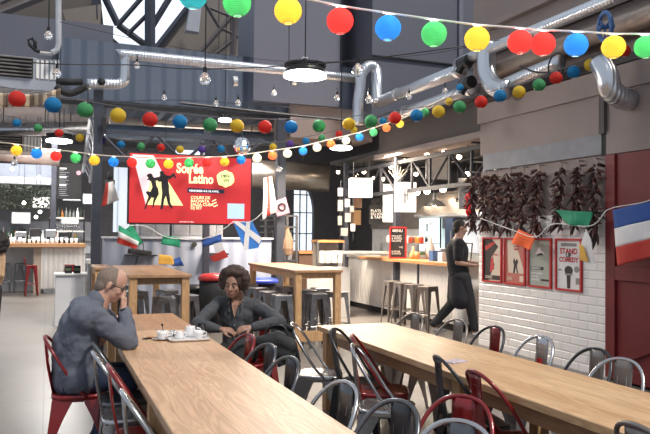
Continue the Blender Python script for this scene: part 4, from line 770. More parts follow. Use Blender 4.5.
def lantern(c, p, r, lit, label, group, rope=True):
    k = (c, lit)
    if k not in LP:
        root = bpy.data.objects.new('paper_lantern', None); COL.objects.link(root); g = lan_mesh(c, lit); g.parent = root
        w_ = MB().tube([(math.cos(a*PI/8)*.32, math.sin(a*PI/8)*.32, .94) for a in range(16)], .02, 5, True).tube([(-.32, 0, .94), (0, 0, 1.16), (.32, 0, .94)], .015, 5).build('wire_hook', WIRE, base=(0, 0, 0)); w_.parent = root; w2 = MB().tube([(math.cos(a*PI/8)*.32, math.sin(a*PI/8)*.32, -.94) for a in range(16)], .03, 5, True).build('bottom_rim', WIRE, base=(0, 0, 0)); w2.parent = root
        if lit: e_ = MB().ell((0, 0, .50), (.16, .16, .20)).cyl((0, 0, .6), (0, 0, .95), .08).build('light_bulb', mat('glow_inner', (1, .93, .8), .5, var=.01, emit=220), base=(0, 0, 0), smooth=True); e_.parent = root  # bulb added inside to imitate the sun's hot spot near the top
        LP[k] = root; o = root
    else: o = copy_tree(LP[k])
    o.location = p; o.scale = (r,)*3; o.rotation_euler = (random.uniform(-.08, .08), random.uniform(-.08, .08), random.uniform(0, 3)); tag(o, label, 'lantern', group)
def ordn(i): return ('first', 'second', 'third', 'fourth', 'fifth', 'sixth', 'seventh', 'eighth', 'ninth')[i]
def string_of(lst, dep, diam, lit, where, sname, rope_r, ropemat, droop=1.16, wirelabel=None):
    cnt = {}; pts = []; n = len(lst)
    for i, (x, y, c) in enumerate(lst):
        f_ = i/(n-1); d = dep(x); dm = diam(x); p = P(x, y, D=d); r = dm*d/FPX/2
        k = cnt.get(c, 0); cnt[c] = k+1; tot = sum(1 for e in lst if e[2] == c)
        lb = ('the only %s lantern %s' % (c, where)) if tot == 1 else ('%s %s paper lantern from the left %s' % (ordn(k), c, where))
        l_ = lit(x) if callable(lit) else lit
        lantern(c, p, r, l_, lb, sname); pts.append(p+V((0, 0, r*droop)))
    a = pts[0]+(pts[0]-pts[1])*1.2; z = pts[-1]+(pts[-1]-pts[-2])*1.2; pts = [a]+pts+[z]
    tag(MB().tube(smoothpath(pts, 4), rope_r, 6).build('lantern_cord', ropemat, smooth=True), wirelabel, 'cord')
ROPE = mat('white_rope', (.8, .78, .75), .7); DKC = mat('dark_cord', (.12, .12, .13), .6); PALC = mat('pale_cord', (.7, .62, .5), .6, emit=.0)
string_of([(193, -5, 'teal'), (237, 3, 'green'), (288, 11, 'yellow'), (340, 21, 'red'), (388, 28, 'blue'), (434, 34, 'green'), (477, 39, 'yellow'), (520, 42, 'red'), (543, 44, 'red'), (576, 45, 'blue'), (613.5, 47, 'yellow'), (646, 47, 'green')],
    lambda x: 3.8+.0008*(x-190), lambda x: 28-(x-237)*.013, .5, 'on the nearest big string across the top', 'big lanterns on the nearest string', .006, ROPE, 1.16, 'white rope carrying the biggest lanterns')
string_of([(17, 99, 'red'), (53, 105, 'blue'), (85, 110, 'green'), (118, 115.5, 'yellow'), (150, 119.5, 'red'), (180, 122, 'blue'), (210, 125, 'green'), (237, 126, 'yellow'), (265, 127, 'red'), (291, 127, 'blue'), (319, 126, 'green'), (349, 124, 'yellow'), (371, 121, 'green'), (395, 118, 'red'), (416.5, 115.5, 'blue'), (438.5, 111.5, 'yellow'), (459.5, 107, 'green'), (481, 102, 'red'), (500, 96, 'blue'), (519, 92, 'yellow'), (539, 85, 'green'), (556, 78, 'red'), (573.5, 72, 'blue'), (590.5, 65, 'yellow'), (606, 58, 'green'), (624, 51, 'red')],
    lambda x: 6.2+2.0*min(1, x/300.)-.7*max(0, (x-400)/225.), lambda x: 17-4.3*min(1, x/350.), 0, 'on the second string, behind the big one', 'matt lanterns on the second string', .004, DKC, 1.16, 'thin dark cord carrying the second string of lanterns')
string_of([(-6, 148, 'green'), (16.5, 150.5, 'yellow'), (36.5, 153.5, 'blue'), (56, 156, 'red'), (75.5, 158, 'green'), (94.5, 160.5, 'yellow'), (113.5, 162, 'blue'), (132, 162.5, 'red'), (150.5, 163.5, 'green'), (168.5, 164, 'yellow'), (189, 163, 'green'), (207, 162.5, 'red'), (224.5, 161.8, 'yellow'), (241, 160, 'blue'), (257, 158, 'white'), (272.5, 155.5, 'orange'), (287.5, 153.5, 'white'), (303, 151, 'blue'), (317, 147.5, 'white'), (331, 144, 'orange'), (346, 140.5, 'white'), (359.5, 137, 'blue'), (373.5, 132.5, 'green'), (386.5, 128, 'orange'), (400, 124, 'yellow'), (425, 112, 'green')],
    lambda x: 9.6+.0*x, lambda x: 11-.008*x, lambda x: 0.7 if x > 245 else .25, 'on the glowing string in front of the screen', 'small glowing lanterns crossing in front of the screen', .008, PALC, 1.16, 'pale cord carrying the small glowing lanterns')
string_of([(17, 123, 'blue'), (38, 128, 'green'), (59, 133, 'red'), (80, 137.5, 'yellow'), (101, 141, 'purple'), (121, 144.5, 'blue'), (141, 146.5, 'green'), (161, 147.5, 'red'), (180, 149.5, 'yellow'), (202, 149.5, 'purple'), (221, 149, 'blue'), (273, 147, 'yellow'), (290, 144, 'purple'), (306, 141, 'blue'), (322, 138, 'green'), (339, 134, 'red'), (354, 130, 'yellow'), (369, 125, 'green'), (383, 121, 'blue')],
    lambda x: 11.8, lambda x: 8.6-.004*x, 0, 'on the farthest string, above the screen', 'small dim lanterns on the farthest string', .006, DKC, 1.16, 'thin cord carrying the farthest lanterns')
string_of([(425, 113, 'green'), (449, 101.5, 'yellow'), (460, 87.5, 'blue')], lambda x: 9.2, lambda x: 7.5, 0, 'beside the duct at upper right', 'tiny lanterns near the ducts', .004, DKC, 1.16, 'thin cord with tiny lanterns by the ducts')
# ---------------------------------------------------------------- bare bulbs
def bulb(px, py, d, rpx, lab, top=40, grp='bare glass bulbs on the wires'):
    c = P(px, py, D=d); r = rpx*d/FPX; t = thing('glass_bulb', c, lab, 'light bulb', grp)
    MB().lathe(c, [(0, -r), (r*.6, -r*.82), (r, -r*.1), (r*.9, r*.45), (r*.4, r*1.1), (r*.34, r*1.3)], 14).build('glass_globe', mat('bulb_glass', (.8, .82, .85), .05, trans=.85, var=.02), t, True)
    MB().cyl(c+V((0, 0, r*1.2)), c+V((0, 0, r*2.1)), r*.38, n=10).build('socket', BLK, t); MB().tube([c+V((-r*.3, 0, -r*.4)), c+V((-r*.15, 0, r*.9)), c+V((.15*r, 0, -r*.4)), c+V((.3*r, 0, r*.9))], r*.05, 5).build('filament', mat('filament', (.9, .7, .45), .4, emit=.5), t)
    MB().cyl(c+V((0, 0, r*2.05)), c+V((0, 0, r*2.05+top*d/FPX)), .006, n=5).build('cord', BLK, t)
for a in ((48.5, 36, 7.0, 4.2, 'bare glass bulb above the left air unit', 40), (57, 74, 6.8, 4.5, 'bare glass bulb in front of the air unit slats', 10), (137, 66, 7.5, 3.3, 'bare glass bulb below the left end of the level duct', 6), (205, 80, 6.5, 6, 'large bare glass bulb hanging below the level duct', 85), (164, 98, 9.5, 3, 'bare bulb between the red and blue lanterns over the black beam', 2), (216, 104, 9.5, 3, 'bare bulb above the green lantern of the second string', 2), (238, 103.5, 9.5, 3.2, 'bare bulb above the yellow lantern of the second string', 2), (274, 93.5, 9, 3, 'bare bulb below the big lamp, on its left', 3), (337, 98.5, 7.5, 3.2, 'bright small bulb below the big lamp, on its right', 4), (358, 71, 6.8, 6, 'large bare bulb beside the crooked duct', 12), (369, 100, 8, 4, 'bare bulb at the foot of the crooked duct', 5), (409, 97, 8.5, 3, 'bare bulb under the upper steel duct, left', 3), (445, 91, 8.5, 2.6, 'bare bulb under the upper steel duct, right', 3), (14.5, 163, 11, 3, 'bare bulb below the yellow lantern at far left', 10), (279, 170, 11, 3, 'bare bulb on the post right of the screen', 8)): bulb(*a)
def wire(pts, r, lab, m_=BLK): tag(MB().tube(smoothpath([P(x, y, D=d) for x, y, d in pts], 4), r, 5).build('overhead_cable', m_, smooth=True), lab, 'cable')
wire([(-8, 60, 7), (60, 64, 7), (137, 65, 7.4), (205, 69, 7), (340, 62, 7), (480, 44, 7)], .006, 'dark sagging cable below the level duct')
wire([(60, 22, 7.5), (180, 48, 7.5), (300, 62, 7.5), (420, 55, 7.5), (500, 40, 7.5)], .003, 'thin dark wire from the left conduit to the upper ducts')
wire([(100, 103, 9.5), (164, 100, 9.5), (216, 102, 9.5), (300, 108, 9.5)], .004, 'thin wire with bulbs above the black beam')
for x, y0, y1, D_ in ((88, 84, 104, 6.4), (55, 108, 125, 10), (60, 108, 128, 10), (64, 108, 128, 10), (48, 108, 125, 10), (166, 110, 150, 11), (289, 62, -6, 9.0)):
    tag(MB().tube([P(x, y0, D=D_), P(x, y1, D=D_)], .006, 5).build('suspension_wire', BLK), 'thin dark suspension wire at the upper part of the hall', 'wire', 'suspension wires')
# ---------------------------------------------------------------- high-bay lamps
def highbay(px, py, D_, wpx, lab, e=60, s=7):
    c = P(px, py, D=D_); r = wpx*D_/FPX/2; t = thing('high_bay_lamp', c, lab, 'lamp')
    MB().lathe(c, [(0, -.02), (r*.7, -.015), (r, .0), (r*1.0, .03), (r*.9, .045)], 32).build('diffuser', mat('glow_disc', (1, .98, .95), .5, var=.01, emit=s), t)
    MB().lathe(c+V((0, 0, .045)), [(r*.9, -.01), (r*.92, r*.1), (r*.86, r*.26), (r*.8, r*.30), (r*.55, r*.36), (r*.3, r*.38), (r*.28, r*.6), (0, r*.6)], 32).build('housing', BLK, t)
    f = MB()
    for k in range(40): a = k*PI/20; f.box(c+V((math.cos(a)*r*.72, math.sin(a)*r*.72, .045+r*.36)), (r*.5, .006, r*.16), Matrix.Rotation(a, 3, 'Z'))
    f.build('cooling_fins', BLK, t); MB().tube([c+V((0, 0, .04+r*.6)), c+V((0, 0, r*.95)), c+V((0, 0, 2.6))], .008, 6).build('cord', BLK, t)
    MB().tube([c+V((-.05, 0, .04+r*.6)), c+V((-.03, 0, r*.9)), c+V((.03, 0, r*.9)), c+V((.05, 0, .04+r*.6))], .01, 6).build('hook', INOX, t)
    spot('lamp_light', c+V((0, 0, -.06)), e, (1, .97, .92), r*.8)
highbay(305, 77, 8.6, 43, 'large round industrial lamp glowing below the duct, centre top', 120)
highbay(59, 142, 13, 25, 'round industrial lamp glowing at upper left behind the red lantern', 30)
highbay(225, 121, 14, 13, 'small far round lamp under the black edge beam', 10)
highbay(341, 149, 12, 22, 'round industrial lamp glowing behind the small lit lanterns', 5)
# ---------------------------------------------------------------- mirror ball
c = P(242, 146, D=9.9); t = thing('mirror_ball', c, 'faceted mirror ball hanging at the top right of the screen', 'mirror ball'); MB().ell(c, .125, None, 18, 12).build('ball', mat('mirror', (.8, .82, .85), .08, 1, var=.3, scale=30), t); MB().cyl(c+V((0, 0, .12)), c+V((0, 0, .3)), .01).build('hook', BLK, t)
# ================================================================ FLAGS
def cloth(m_): return m_
def fm(n, c): return mat('flag_'+n, c, .8, var=.06, scale=8)
FG, FW, FR, FB, FO, FP, FY = fm('green', (.02, .26, .13)), fm('white', (.75, .73, .72)), fm('red', (.5, .04, .03)), fm('blue', (.03, .09, .32)), fm('orange', (.85, .13, .03)), fm('pink', (.55, .30, .36)), fm('yellow', (.72, .40, .07))
def flag(c0, c1, c2, c3, strips, name, lab, wav=.02, ph=0, across=True):
    """four corners: top left, top right, bottom right, bottom left; strips of material across or down"""
    c0, c1, c2, c3 = map(V, (c0, c1, c2, c3)); nrm = (c1-c0).cross(c3-c0).normalized(); t = thing(name, c0, lab, 'flag'); n = len(strips)
    for i, (m_, nm) in enumerate(strips):
        def f(u, v, i=i):
            if across: uu = (i+u)/n; vv = v
            else: uu = u; vv = (i+v)/n
            p = (c0.lerp(c1, uu)).lerp(c3.lerp(c2, uu), vv); return p+nrm*wav*(math.sin(uu*7+ph+vv*2)*(.3+vv)+.4*math.sin(vv*6+ph))
        MB().sheet(f, 8, 8, .0015).build(nm, m_, t, True)
    return t
# french flag on its string before the barn door
X5 = WX-.25; g = lambda x, y, X_=X5: P(x, y, X=X_)
flag(g(612, 210), g(652, 201), g(655, 256), g(617, 266), [(FB, 'blue_band'), (FW, 'white_band'), (FR, 'red_band')], 'hanging_flag', 'blue white and red flag hanging in front of the barn door', .012, 1, across=False)
tag(MB().tube(smoothpath([g(606, 210.5), g(616, 207), g(640, 203), g(656, 198)]), .005, 6).build('flag_string', ROPE), 'white string holding the flag before the barn door', 'string')
flag(g(518, 229), g(535.5, 237), g(531, 250.5), g(511.5, 243), [(FO, 'orange_cloth'), (FO, 'orange_hem')], 'hanging_flag', 'bright orange-red flag over the salmon poster', .012, 2, across=False)
flag(g(555, 210), g(592, 212), g(588, 228), g(566, 224), [(FG, 'green_cloth'), (FG, 'green_edge')], 'hanging_flag', 'dark green flag behind the right chilli garlands', .02, .4)
t = thing('hanging_flag', g(584, 232), 'white and yellow folded flag beside the comedy poster', 'flag')
for nm, m_, pl in (('white_fold', FW, [(586, 229), (591, 240), (594, 264), (584, 262), (581, 243)]), ('yellow_fold', FY, [(579, 244), (583, 246), (588, 262), (580, 260)])):
    q = [g(*p, X_=X5+.02 if nm[0] == 'w' else X5-.01) for p in pl]; MB().prism([(v.y, v.z) for v in q], (q[0].x, 0, 0), (0, 1, 0), (0, 0, 1), (.006, 0, 0)).build(nm, m_, t)
tag(MB().tube(smoothpath([g(480, 218), g(515, 231), g(536, 237), g(553, 224), g(590, 226), g(606, 211)]), .006, 6).build('flag_string', ROPE), 'white string holding the flags over the posters', 'string')
# flags on the string by the service counter
Yf = 9.7; h_ = lambda x, y, Y_=Yf: P(x, y, Y=Y_)
flag(h_(121, 233), h_(132, 224), h_(143, 243), h_(133, 249), [(FG, 'green_band')], 'hanging_flag', 'green strip of the crumpled tricolour left of the screen', .01)
flag(h_(119, 225, 9.6), h_(140, 238, 9.6), h_(136, 249, 9.6), h_(117, 243, 9.6), [(FG, 'green_band'), (FW, 'white_band'), (FR, 'red_band')], 'hanging_flag', 'crumpled green white and red flag below left of the screen', .05, 2, across=False)
flag(h_(163, 235), h_(181, 238), h_(180, 247.5), h_(161, 244), [(FG, 'green_cloth')], 'hanging_flag', 'dark green flag below the screen', .01)
flag(h_(159, 254), h_(172, 256), h_(175, 265), h_(158, 264), [(FY, 'yellow_cloth')], 'hanging_flag', 'yellow-orange flag dangling over the left high table', .01, 3)
flag(h_(174, 259), h_(180, 257), h_(184, 266), h_(172, 266), [(FB, 'blue_cloth')], 'hanging_flag', 'small blue flag dangling over the left high table', .02, 1)
t = flag(h_(202, 240), h_(222, 234), h_(221, 243), h_(203, 247), [(FB, 'blue_band')], 'hanging_flag', 'blue white and red flag crumpled below the right of the screen', .02, 1)
for (pl, m_, nm) in (([(213, 244), (221, 242), (225, 250), (222, 256), (216, 252)], FW, 'white_band'), ([(209, 257), (224, 250), (228, 257), (214, 262)], FR, 'red_band')):
    q = [h_(*p) for p in pl]; MB().prism([(v.x, v.z) for v in q], (0, Yf-(.012 if nm[0] == 'w' else .024), 0), (1, 0, 0), (0, 0, 1), (0, .008, 0)).build(nm, m_, t)
t = thing('hanging_flag', h_(245, 235), 'blue flag with a white diagonal cross right of the screen', 'flag')
q = [h_(*p) for p in ((233, 222), (252, 221), (262, 240), (258, 248), (245, 250))]; SB = fm('saltire_blue', (.04, .20, .60)); MB().prism([(v.x, v.z) for v in q], (0, Yf, 0), (1, 0, 0), (0, 0, 1), (0, .008, 0)).build('blue_field', SB, t)
for dy_, pl in ((.008, [(232, 221), (238, 221), (262, 238), (259, 244)]), (.016, [(246, 222), (250, 222), (248, 250), (243, 249)])): q = [h_(*p) for p in pl]; MB().prism([(v.x, v.z) for v in q], (0, Yf-dy_, 0), (1, 0, 0), (0, 0, 1), (0, .006, 0)).build('white_cross_band', FW, t)
tag(MB().tube(smoothpath([h_(118, 226), h_(145, 226), h_(163, 236), h_(181, 239), h_(203, 239), h_(225, 228), h_(234, 222), h_(252, 221), h_(268, 207)]), .006, 6).build('flag_string', ROPE), 'white string holding the flags below the screen', 'string')
for (cs, lab, col) in ((((106, 183), (113, 181), (119, 200), (101, 207)), 'crumpled white and red flag beside the dark left post', [(FR, 'red_band'), (FW, 'white_band'), (FW, 'white_hem')]), (((264, 178), (272, 176), (276, 212), (262, 220)), 'crumpled white and red flag right of the screen', [(FW, 'white_band'), (FR, 'red_band'), (FW, 'white_hem')])):
    flag(*[h_(*p, 12.9) for p in cs], col, 'hanging_flag', lab, .05, 2)
pf = flag(*[h_(*p, 13.6) for p in ((275, 201), (286, 197), (290, 213), (277, 217))], [(FP, 'pink_cloth')], 'hanging_flag', 'pink flag with a dark ring on the right post', .01)
c = h_(282, 207, 13.56); o = MB().tube([c+V((math.cos(a*.4)*.07, 0, math.sin(a*.4)*.07)) for a in range(16)], .018, 6, True).build('ring_mark', BLKM, pf)
# striped bunting cloth at upper left
t = thing('striped_cloth', P(0, 100, Y=11.5), 'sagging beige and brown striped cloth below the air unit', 'cloth'); SA, SBm = mat('stripe_cream', (.60, .50, .38), .8), mat('stripe_brown', (.27, .20, .155), .8)
xs = [-10+k*4.4 for k in range(17)]
def ctop(x): return 92+2.0*math.sin((x+10)/75*PI)-(max(0, x-45)*.28)
def cbot(x): return 107-max(0, x-30)*.13+.6*math.sin(x*.3)
for k in range(16):
    a, b = xs[k], xs[k+1]
    MB().sheet(lambda u, v, a=a, b=b: P(a+(b-a)*u, ctop(a+(b-a)*u)*(1-v)+cbot(a+(b-a)*u)*v, Y=11.5+.12*math.sin((a+(b-a)*u)*.25)+.1*v), 3, 5, .003).build('stripe', (SA, SBm)[k % 2], t, True)
# ================================================================ TABLES
def long_table(x0, x1, y0, y1, top, label, legs, apron=.09, slab=.045):
    t = thing('dining_table', ((x0+x1)/2, (y0+y1)/2, 0), label, 'table')
    MB().bx((x0, y0, .75-slab), (x1, y1, .75)).build('tabletop', top, t, bevel=.006)
    f = .045
    for a, b in (((x0+f, y0+.08, .75-slab-apron), (x0+f+.03, y1-.06, .75-slab)), ((x1-f-.03, y0+.08, .75-slab-apron), (x1-f, y1-.06, .75-slab)), ((x0+f, y1-.09, .75-slab-apron), (x1-f, y1-.06, .75-slab)), ((x0+f, y0+.06, .75-slab-apron), (x1-f, y0+.09, .75-slab))): MB().bx(a, b).build('apron', M_EDGE, t)
    for y in legs:
        for x in (x0+.03, x1-.12): MB().bx((x, y-.045, 0), (x+.09, y+.045, .75-slab)).build('leg', M_LEG, t, bevel=.004)
        MB().bx((x0+.12, y-.02, .12), (x1-.12, y+.02, .2)).build('stretcher', M_EDGE, t)
    return t
long_table(.512, 1.246, 1.75, 6.2, M_OAK, 'long oak table on the left where the man sits, with the coffee tray on it', (1.95, 4.0, 6.02))
long_table(.55, 1.246, 6.235, 7.46, M_OAKD, 'short oak table butted to the far end of the left long table', (6.45, 7.3))
long_table(2.34, 3.08, 1.3, 6.08, M_OAK2, 'long golden oak table on the right with metal chairs down both sides', (1.6, 3.75, 5.95))
def high_table(x0, x1, y0, y1, h, label):
    t = thing('high_table', ((x0+x1)/2, (y0+y1)/2, 0), label, 'table')
    MB().bx((x0, y0, h-.04), (x1, y1, h)).build('tabletop', M_OAKD, t, bevel=.005)
    for a, b in (((x0+.08, y0+.05, h-.12), (x1-.08, y0+.08, h-.04)), ((x0+.08, y1-.08, h-.12), (x1-.08, y1-.05, h-.04)), ((x0+.03, y0+.08, h-.12), (x0+.06, y1-.08, h-.04)), ((x1-.06, y0+.08, h-.12), (x1-.03, y1-.08, h-.04))): MB().bx(a, b).build('apron', M_LEG, t)
    for x in (x0+.02, x1-.11):
        for y in (y0+.02, y1-.11): MB().bx((x, y, 0), (x+.09, y+.09, h-.04)).build('leg', M_LEG, t, bevel=.004)
    MB().bx((x0+.1, y0+.04, .12), (x1-.1, y0+.08, .26)).build('foot_rail', M_LEG, t); MB().bx((x0+.1, y1-.08, .12), (x1-.1, y1-.04, .26)).build('foot_rail', M_LEG, t)
high_table(.885, 1.625, 8.40, 10.9, 1.1, 'high wooden table under the red screen')
high_table(3.15, 3.865, 9.02, 11.4, 1.1, 'high wooden table in the middle with stools around it')
high_table(.62, .86, 10.3, 11.2, 1.1, 'narrow brown high shelf table behind the head of the seated man')
# ================================================================ CHAIRS
CM = {
 'mid': mat('stool_galvanised_steel', (.27, .27, .28), .3, .85, var=.25, scale=9),
 'red': mat('chair_red_lacquer', (.21, .007, .009), .28, .2, var=.08, coat=.5), 'gun': mat('chair_gunmetal', (.16, .165, .175), .30, .85, var=.25, scale=9),
 'raw': mat('chair_raw_steel', (.46, .46, .47), .26, .95, var=.15, scale=8), 'dark': mat('chair_dark_steel', (.06, .06, .065), .33, .6, var=.2), 'warm': mat('chair_warm_grey_steel', (.26, .23, .21), .36, .7, var=.12)}
def chair_proto(k, splat=None):
    m_ = CM[k]; r = thing('metal_chair', (0, 0, 0), 'x', 'chair')
    b = MB(); n = 28; pr = []
    def sq(s, e=5): return [(s*math.copysign(abs(math.cos(a*2*PI/n))**(2/e), math.cos(a*2*PI/n)), s*math.copysign(abs(math.sin(a*2*PI/n))**(2/e), math.sin(a*2*PI/n))) for a in range(n)]
    rings = [[b.b.verts.new((x, y, z)) for x, y in sq(s)] for s, z in ((.165, .40), (.185, .425), (.187, .445), (.178, .452), (.15, .446), (.05, .440))]
    for i in range(5):
        for j in range(n): b.b.faces.new((rings[i][j], rings[i][(j+1) % n], rings[i+1][(j+1) % n], rings[i+1][j]))
    b.b.faces.new(rings[-1]); b.b.faces.new(rings[0][::-1]); b.build('seat', m_, r, True)
    hp = smoothpath([(.06, -.178, .43), (-.02, -.188, .52), (-.10, -.190, .64), (-.175, -.162, .755), (-.226, -.100, .825), (-.242, 0, .848), (-.226, .100, .825), (-.175, .162, .755), (-.10, .190, .64), (-.02, .188, .52), (.06, .178, .43)], 5)
    MB().tube(hp, .0115, 8).build('backrest_hoop', m_, r, True)
    sm = CM[splat] if splat else m_
    s = MB().sheet(lambda u, v: (-.175-.064*v+.012*math.sin(PI*u)-.012*math.sin(PI*v), (-.062+.124*u)*(1-.12*(1-v)), .43+.412*v), 6, 8, .003); so_ = s.build('splat', sm, r, True)
    MB().tube([(-.214, -.03, .69), (-.227, -.03, .77), (-.227, .03, .77), (-.214, .03, .69)], .003, 5).build('embossed_outline', m_, so_)
    for sx in (-1, 1):
        for sy in (-1, 1):
            L = MB(); a0 = V((sx*.17, sy*.17, .425)); a1 = V((sx*.215, sy*.215, 0))
            for ax in ((1, 0), (0, 1)):
                def f(u, v, ax=ax):
                    p = a0.lerp(a1, v); wd = .012+.115*(1-v)**1.7+.018; return p+V((-sx*ax[0]*wd*u, -sy*ax[1]*wd*u, 0))
                L.sheet(f, 2, 7, .003)
            L.cyl(a1+V((0, 0, .0)), a1+V((0, 0, .02)), .014, n=8); L.build('leg', m_, r)
    MB().box((0, 0, .385), (.46, .018, .02), Matrix.Rotation(PI/4, 3, 'Z')).box((0, 0, .385), (.46, .018, .02), Matrix.Rotation(-PI/4, 3, 'Z')).build('cross_brace', m_, r)
    return r
CP = {}
def chair(k, x, y, rot, label, group=None, splat=None):
    """rot 0 faces +X"""
    key = (k, splat)
    if key not in CP: CP[key] = chair_proto(k, splat); o = CP[key]
    else: o = copy_tree(CP[key])
    o.location = (x, y, 0); o.rotation_euler = (0, 0, rot); tag(o, label, 'chair', group); return o
GL = 'metal chairs along the long tables'
def hc(px, py, side, k, label, splat=None, dr=0, X=None):
    p = P(px, py, Z=.845); c = X if X is not None else p.x; rot = (0 if side > 0 else PI)+dr
    return chair(k, c+side*.242*math.cos(dr), p.y+(.242*math.sin(dr)*side), rot, label, GL, splat)
# right side of the right table (facing the table)
hc(416, 314, -1, 'warm', 'grey steel chair beyond the right table, below the counter stools', dr=.2)
hc(459, 320, -1, 'warm', 'dull grey metal chair directly in front of the waiter', dr=.2)
hc(496, 327, -1, 'dark', 'chair with a red back slat and dark hoop before the tiled wall', 'red', dr=.12)
hc(543, 337, -1, 'raw', 'steel chair with a small red sticker on its back slat', dr=.1)
hc(598, 349.5, -1, 'dark', 'chair with a dark hoop in front of the red door frame', 'warm', dr=.1)
hc(624, 359.5, -1, 'raw', 'shiny steel chair nearest the right edge, before the barn door', 'warm', dr=.25)
hc(700, 395, -1, 'gun', 'gunmetal chair just past the right edge of the view')
# left side of the right table
c1 = chair('raw', 2.13, 5.44, -.5, 'bright steel chair with a coat on its back, at the right table', GL)
hc(333, 329, 1, 'dark', 'dark steel chair second from the far end of the right table', dr=-.75)
chair('red', 2.35, 4.70, -.45, 'red metal chair tucked in at the right table, half hidden by a steel one', GL)
hc(352, 345, 1, 'raw', 'bare steel chair pulled slightly out from the right table', dr=-.55)
hc(437, 357, 1, 'dark', 'black steel chair tucked in left of the red one at the right table', dr=-.2)
hc(474, 372, 1, 'red', 'red metal chair in the foreground tucked in at the right table', dr=-.05)
hc(592, 431, 1, 'warm', 'steel chair at the bottom edge whose hoop shows before the right table', X=2.2)
# right side of the left table (facing the table)
hc(250, 335, -1, 'red', 'red metal chair on which the woman rests her arm', dr=.2)
hc(270, 345, -1, 'gun', 'gunmetal chair beside the black bag at the left table', 'dark', dr=.22)
hc(292, 358, -1, 'gun', 'gunmetal chair with dark slat, third along the right side of the left table', 'dark', dr=.22)
hc(347, 383, -1, 'raw', 'steel chair with grey slat, fourth along the right side of the left table', 'gun', dr=.22)
hc(402, 402, -1, 'gun', 'gunmetal chair with a dark slat at the bottom centre', 'dark', dr=.3)
chair('red', 1.62, 2.68, PI+.55, 'red metal chair half out of frame at the bottom, behind a grey hoop', GL)
hc(462, 422, -1, 'raw', 'silver chair whose hoop peeks up at the bottom edge', 'gun', dr=.6)
# left side of the left table
hc(97, 341, 1, 'gun', 'grey steel chair nearest the man on the left side of the left table', X=.30)
hc(98, 352, 1, 'raw', 'shiny steel chair on the left side of the left table, third from the far end', X=.28)
hc(112, 366, 1, 'red', 'red metal chair tucked under the left side of the left table', X=.33)
hc(124, 392, 1, 'raw', 'steel chair nearest the camera on the left side of the left table', X=.34)
MANC = chair('red', .24, 5.40, -.08, 'red metal chair the man is sitting on', GL)
WOMC = chair('red', 1.72, 6.12, PI+.7, 'metal chair the woman is sitting on', GL)
# sticker
for o in bpy.data.objects:
    if o.get('label', '').startswith('steel chair with a small red sticker'):
        for ch in o.children:
            if ch.name.startswith('splat'):
                k = MB().bx((-.212, -.020, .62), (-.198, .020, .69)).build('red_sticker', FRED, base=(0, 0, 0)); k.parent = ch
# ================================================================ STOOLS
def stool_proto(m_, h=.76):
    r = thing('metal_stool', (0, 0, 0), 'x', 'stool')
    MB().box((0, 0, h-.012), (.245, .245, .024)).build('seat', m_, r, bevel=.01)
    MB().bx((-.112, -.112, h-.08), (.112, .112, h-.024)).build('skirt', m_, r)
    for sx in (-1, 1):
        for sy in (-1, 1):
            L = MB(); a0 = V((sx*.116, sy*.116, h-.03)); a1 = V((sx*.155, sy*.155, 0))
            for ax in ((1, 0), (0, 1)):
                def f(u, v, ax=ax):
                    p = a0.lerp(a1, v); wd = .024+.06*(1-v)**1.5; return p+V((-sx*ax[0]*wd*u, -sy*ax[1]*wd*u, 0))
                L.sheet(f, 2, 7, .003)
            L.build('leg', m_, r)
    z = .30; q = .116+(.155-.116)*(1-z/(h-.03))
    for a, b in (((-q, -q), (q, -q)), ((q, -q), (q, q)), ((q, q), (-q, q)), ((-q, q), (-q, -q))): MB().cyl((a[0], a[1], z), (b[0], b[1], z), .009, n=6).build('footrest_bar', m_, r)
    return r
SPR = {}
def stool(k, x, y, rot, label, group):
    if k not in SPR: SPR[k] = stool_proto(CM[k]); o = SPR[k]
    else: o = copy_tree(SPR[k])
    o.location = (x, y, 0); o.rotation_euler = (0, 0, rot); tag(o, label, 'stool', group)
for i, (px, py, X_) in enumerate(((390, 281, 5.85), (403, 282.5, 5.85), (418, 284, 5.85), (434, 286, 5.85))):
    p = P(px, py, Z=.76); stool('warm', 5.82, p.y if i < 9 else 0, .1*i, '%s stool from the left along the orange-topped counter' % ordn(i), 'stools at the kitchen counter')
hs = [(3.02, 9.2), (3.02, 9.75), (3.05, 10.4), (3.58, 9.3), (3.62, 9.85), (3.95, 9.45), (3.98, 10.2), (3.55, 10.6), (3.1, 11.2)]
hl = ['nearest at the left side of the middle high table', 'second at the left side of the middle high table', 'third at the left side of the middle high table', 'nearest under the middle high table', 'second under the middle high table', 'nearest at the right side of the middle high table', 'second at the right side of the middle high table', 'far under the middle high table', 'at the far left corner of the middle high table']
for i, (x, y) in enumerate(hs): stool('mid', x, y, .15*(i % 3), 'gunmetal stool %s' % hl[i], 'stools round the middle high table')
for i, (x, y) in enumerate(((1.05, 9.3), (1.42, 9.2), (1.78, 9.5), (1.2, 10.2), (1.65, 10.4))): stool('mid', x, y, .12*i, 'dark metal stool %s' % ('under the left high table, left one', 'under the left high table, right one', 'right beside the left high table', 'further back under the left high table', 'at the back right of the left high table')[i], 'stools round the left high table')
for i, (x, y, k) in enumerate(((-.33, 18.75, 'red'), (.55, 18.9, 'red'), (-1.0, 19.9, 'gun'), (-.62, 19.9, 'gun'))):
    stool(k, x, y, .1, ('bright red stool in the open at the left bar', 'red stool half hidden behind the white cabinet', 'grey stool at far left under the bar top', 'grey stool with a white paper under the bar top')[i], 'stools at the left bar')
# red stools stand a little taller: they have a short backrest
for o in bpy.data.objects:
    if o.get('label', '').startswith('bright red stool'): MB().tube(smoothpath([(-.14, -.12, .75), (-.17, -.12, .92), (-.17, .12, .92), (-.14, .12, .75)]), .012, 6).build('low_backrest', CM['red'], base=(0, 0, 0)).parent = o
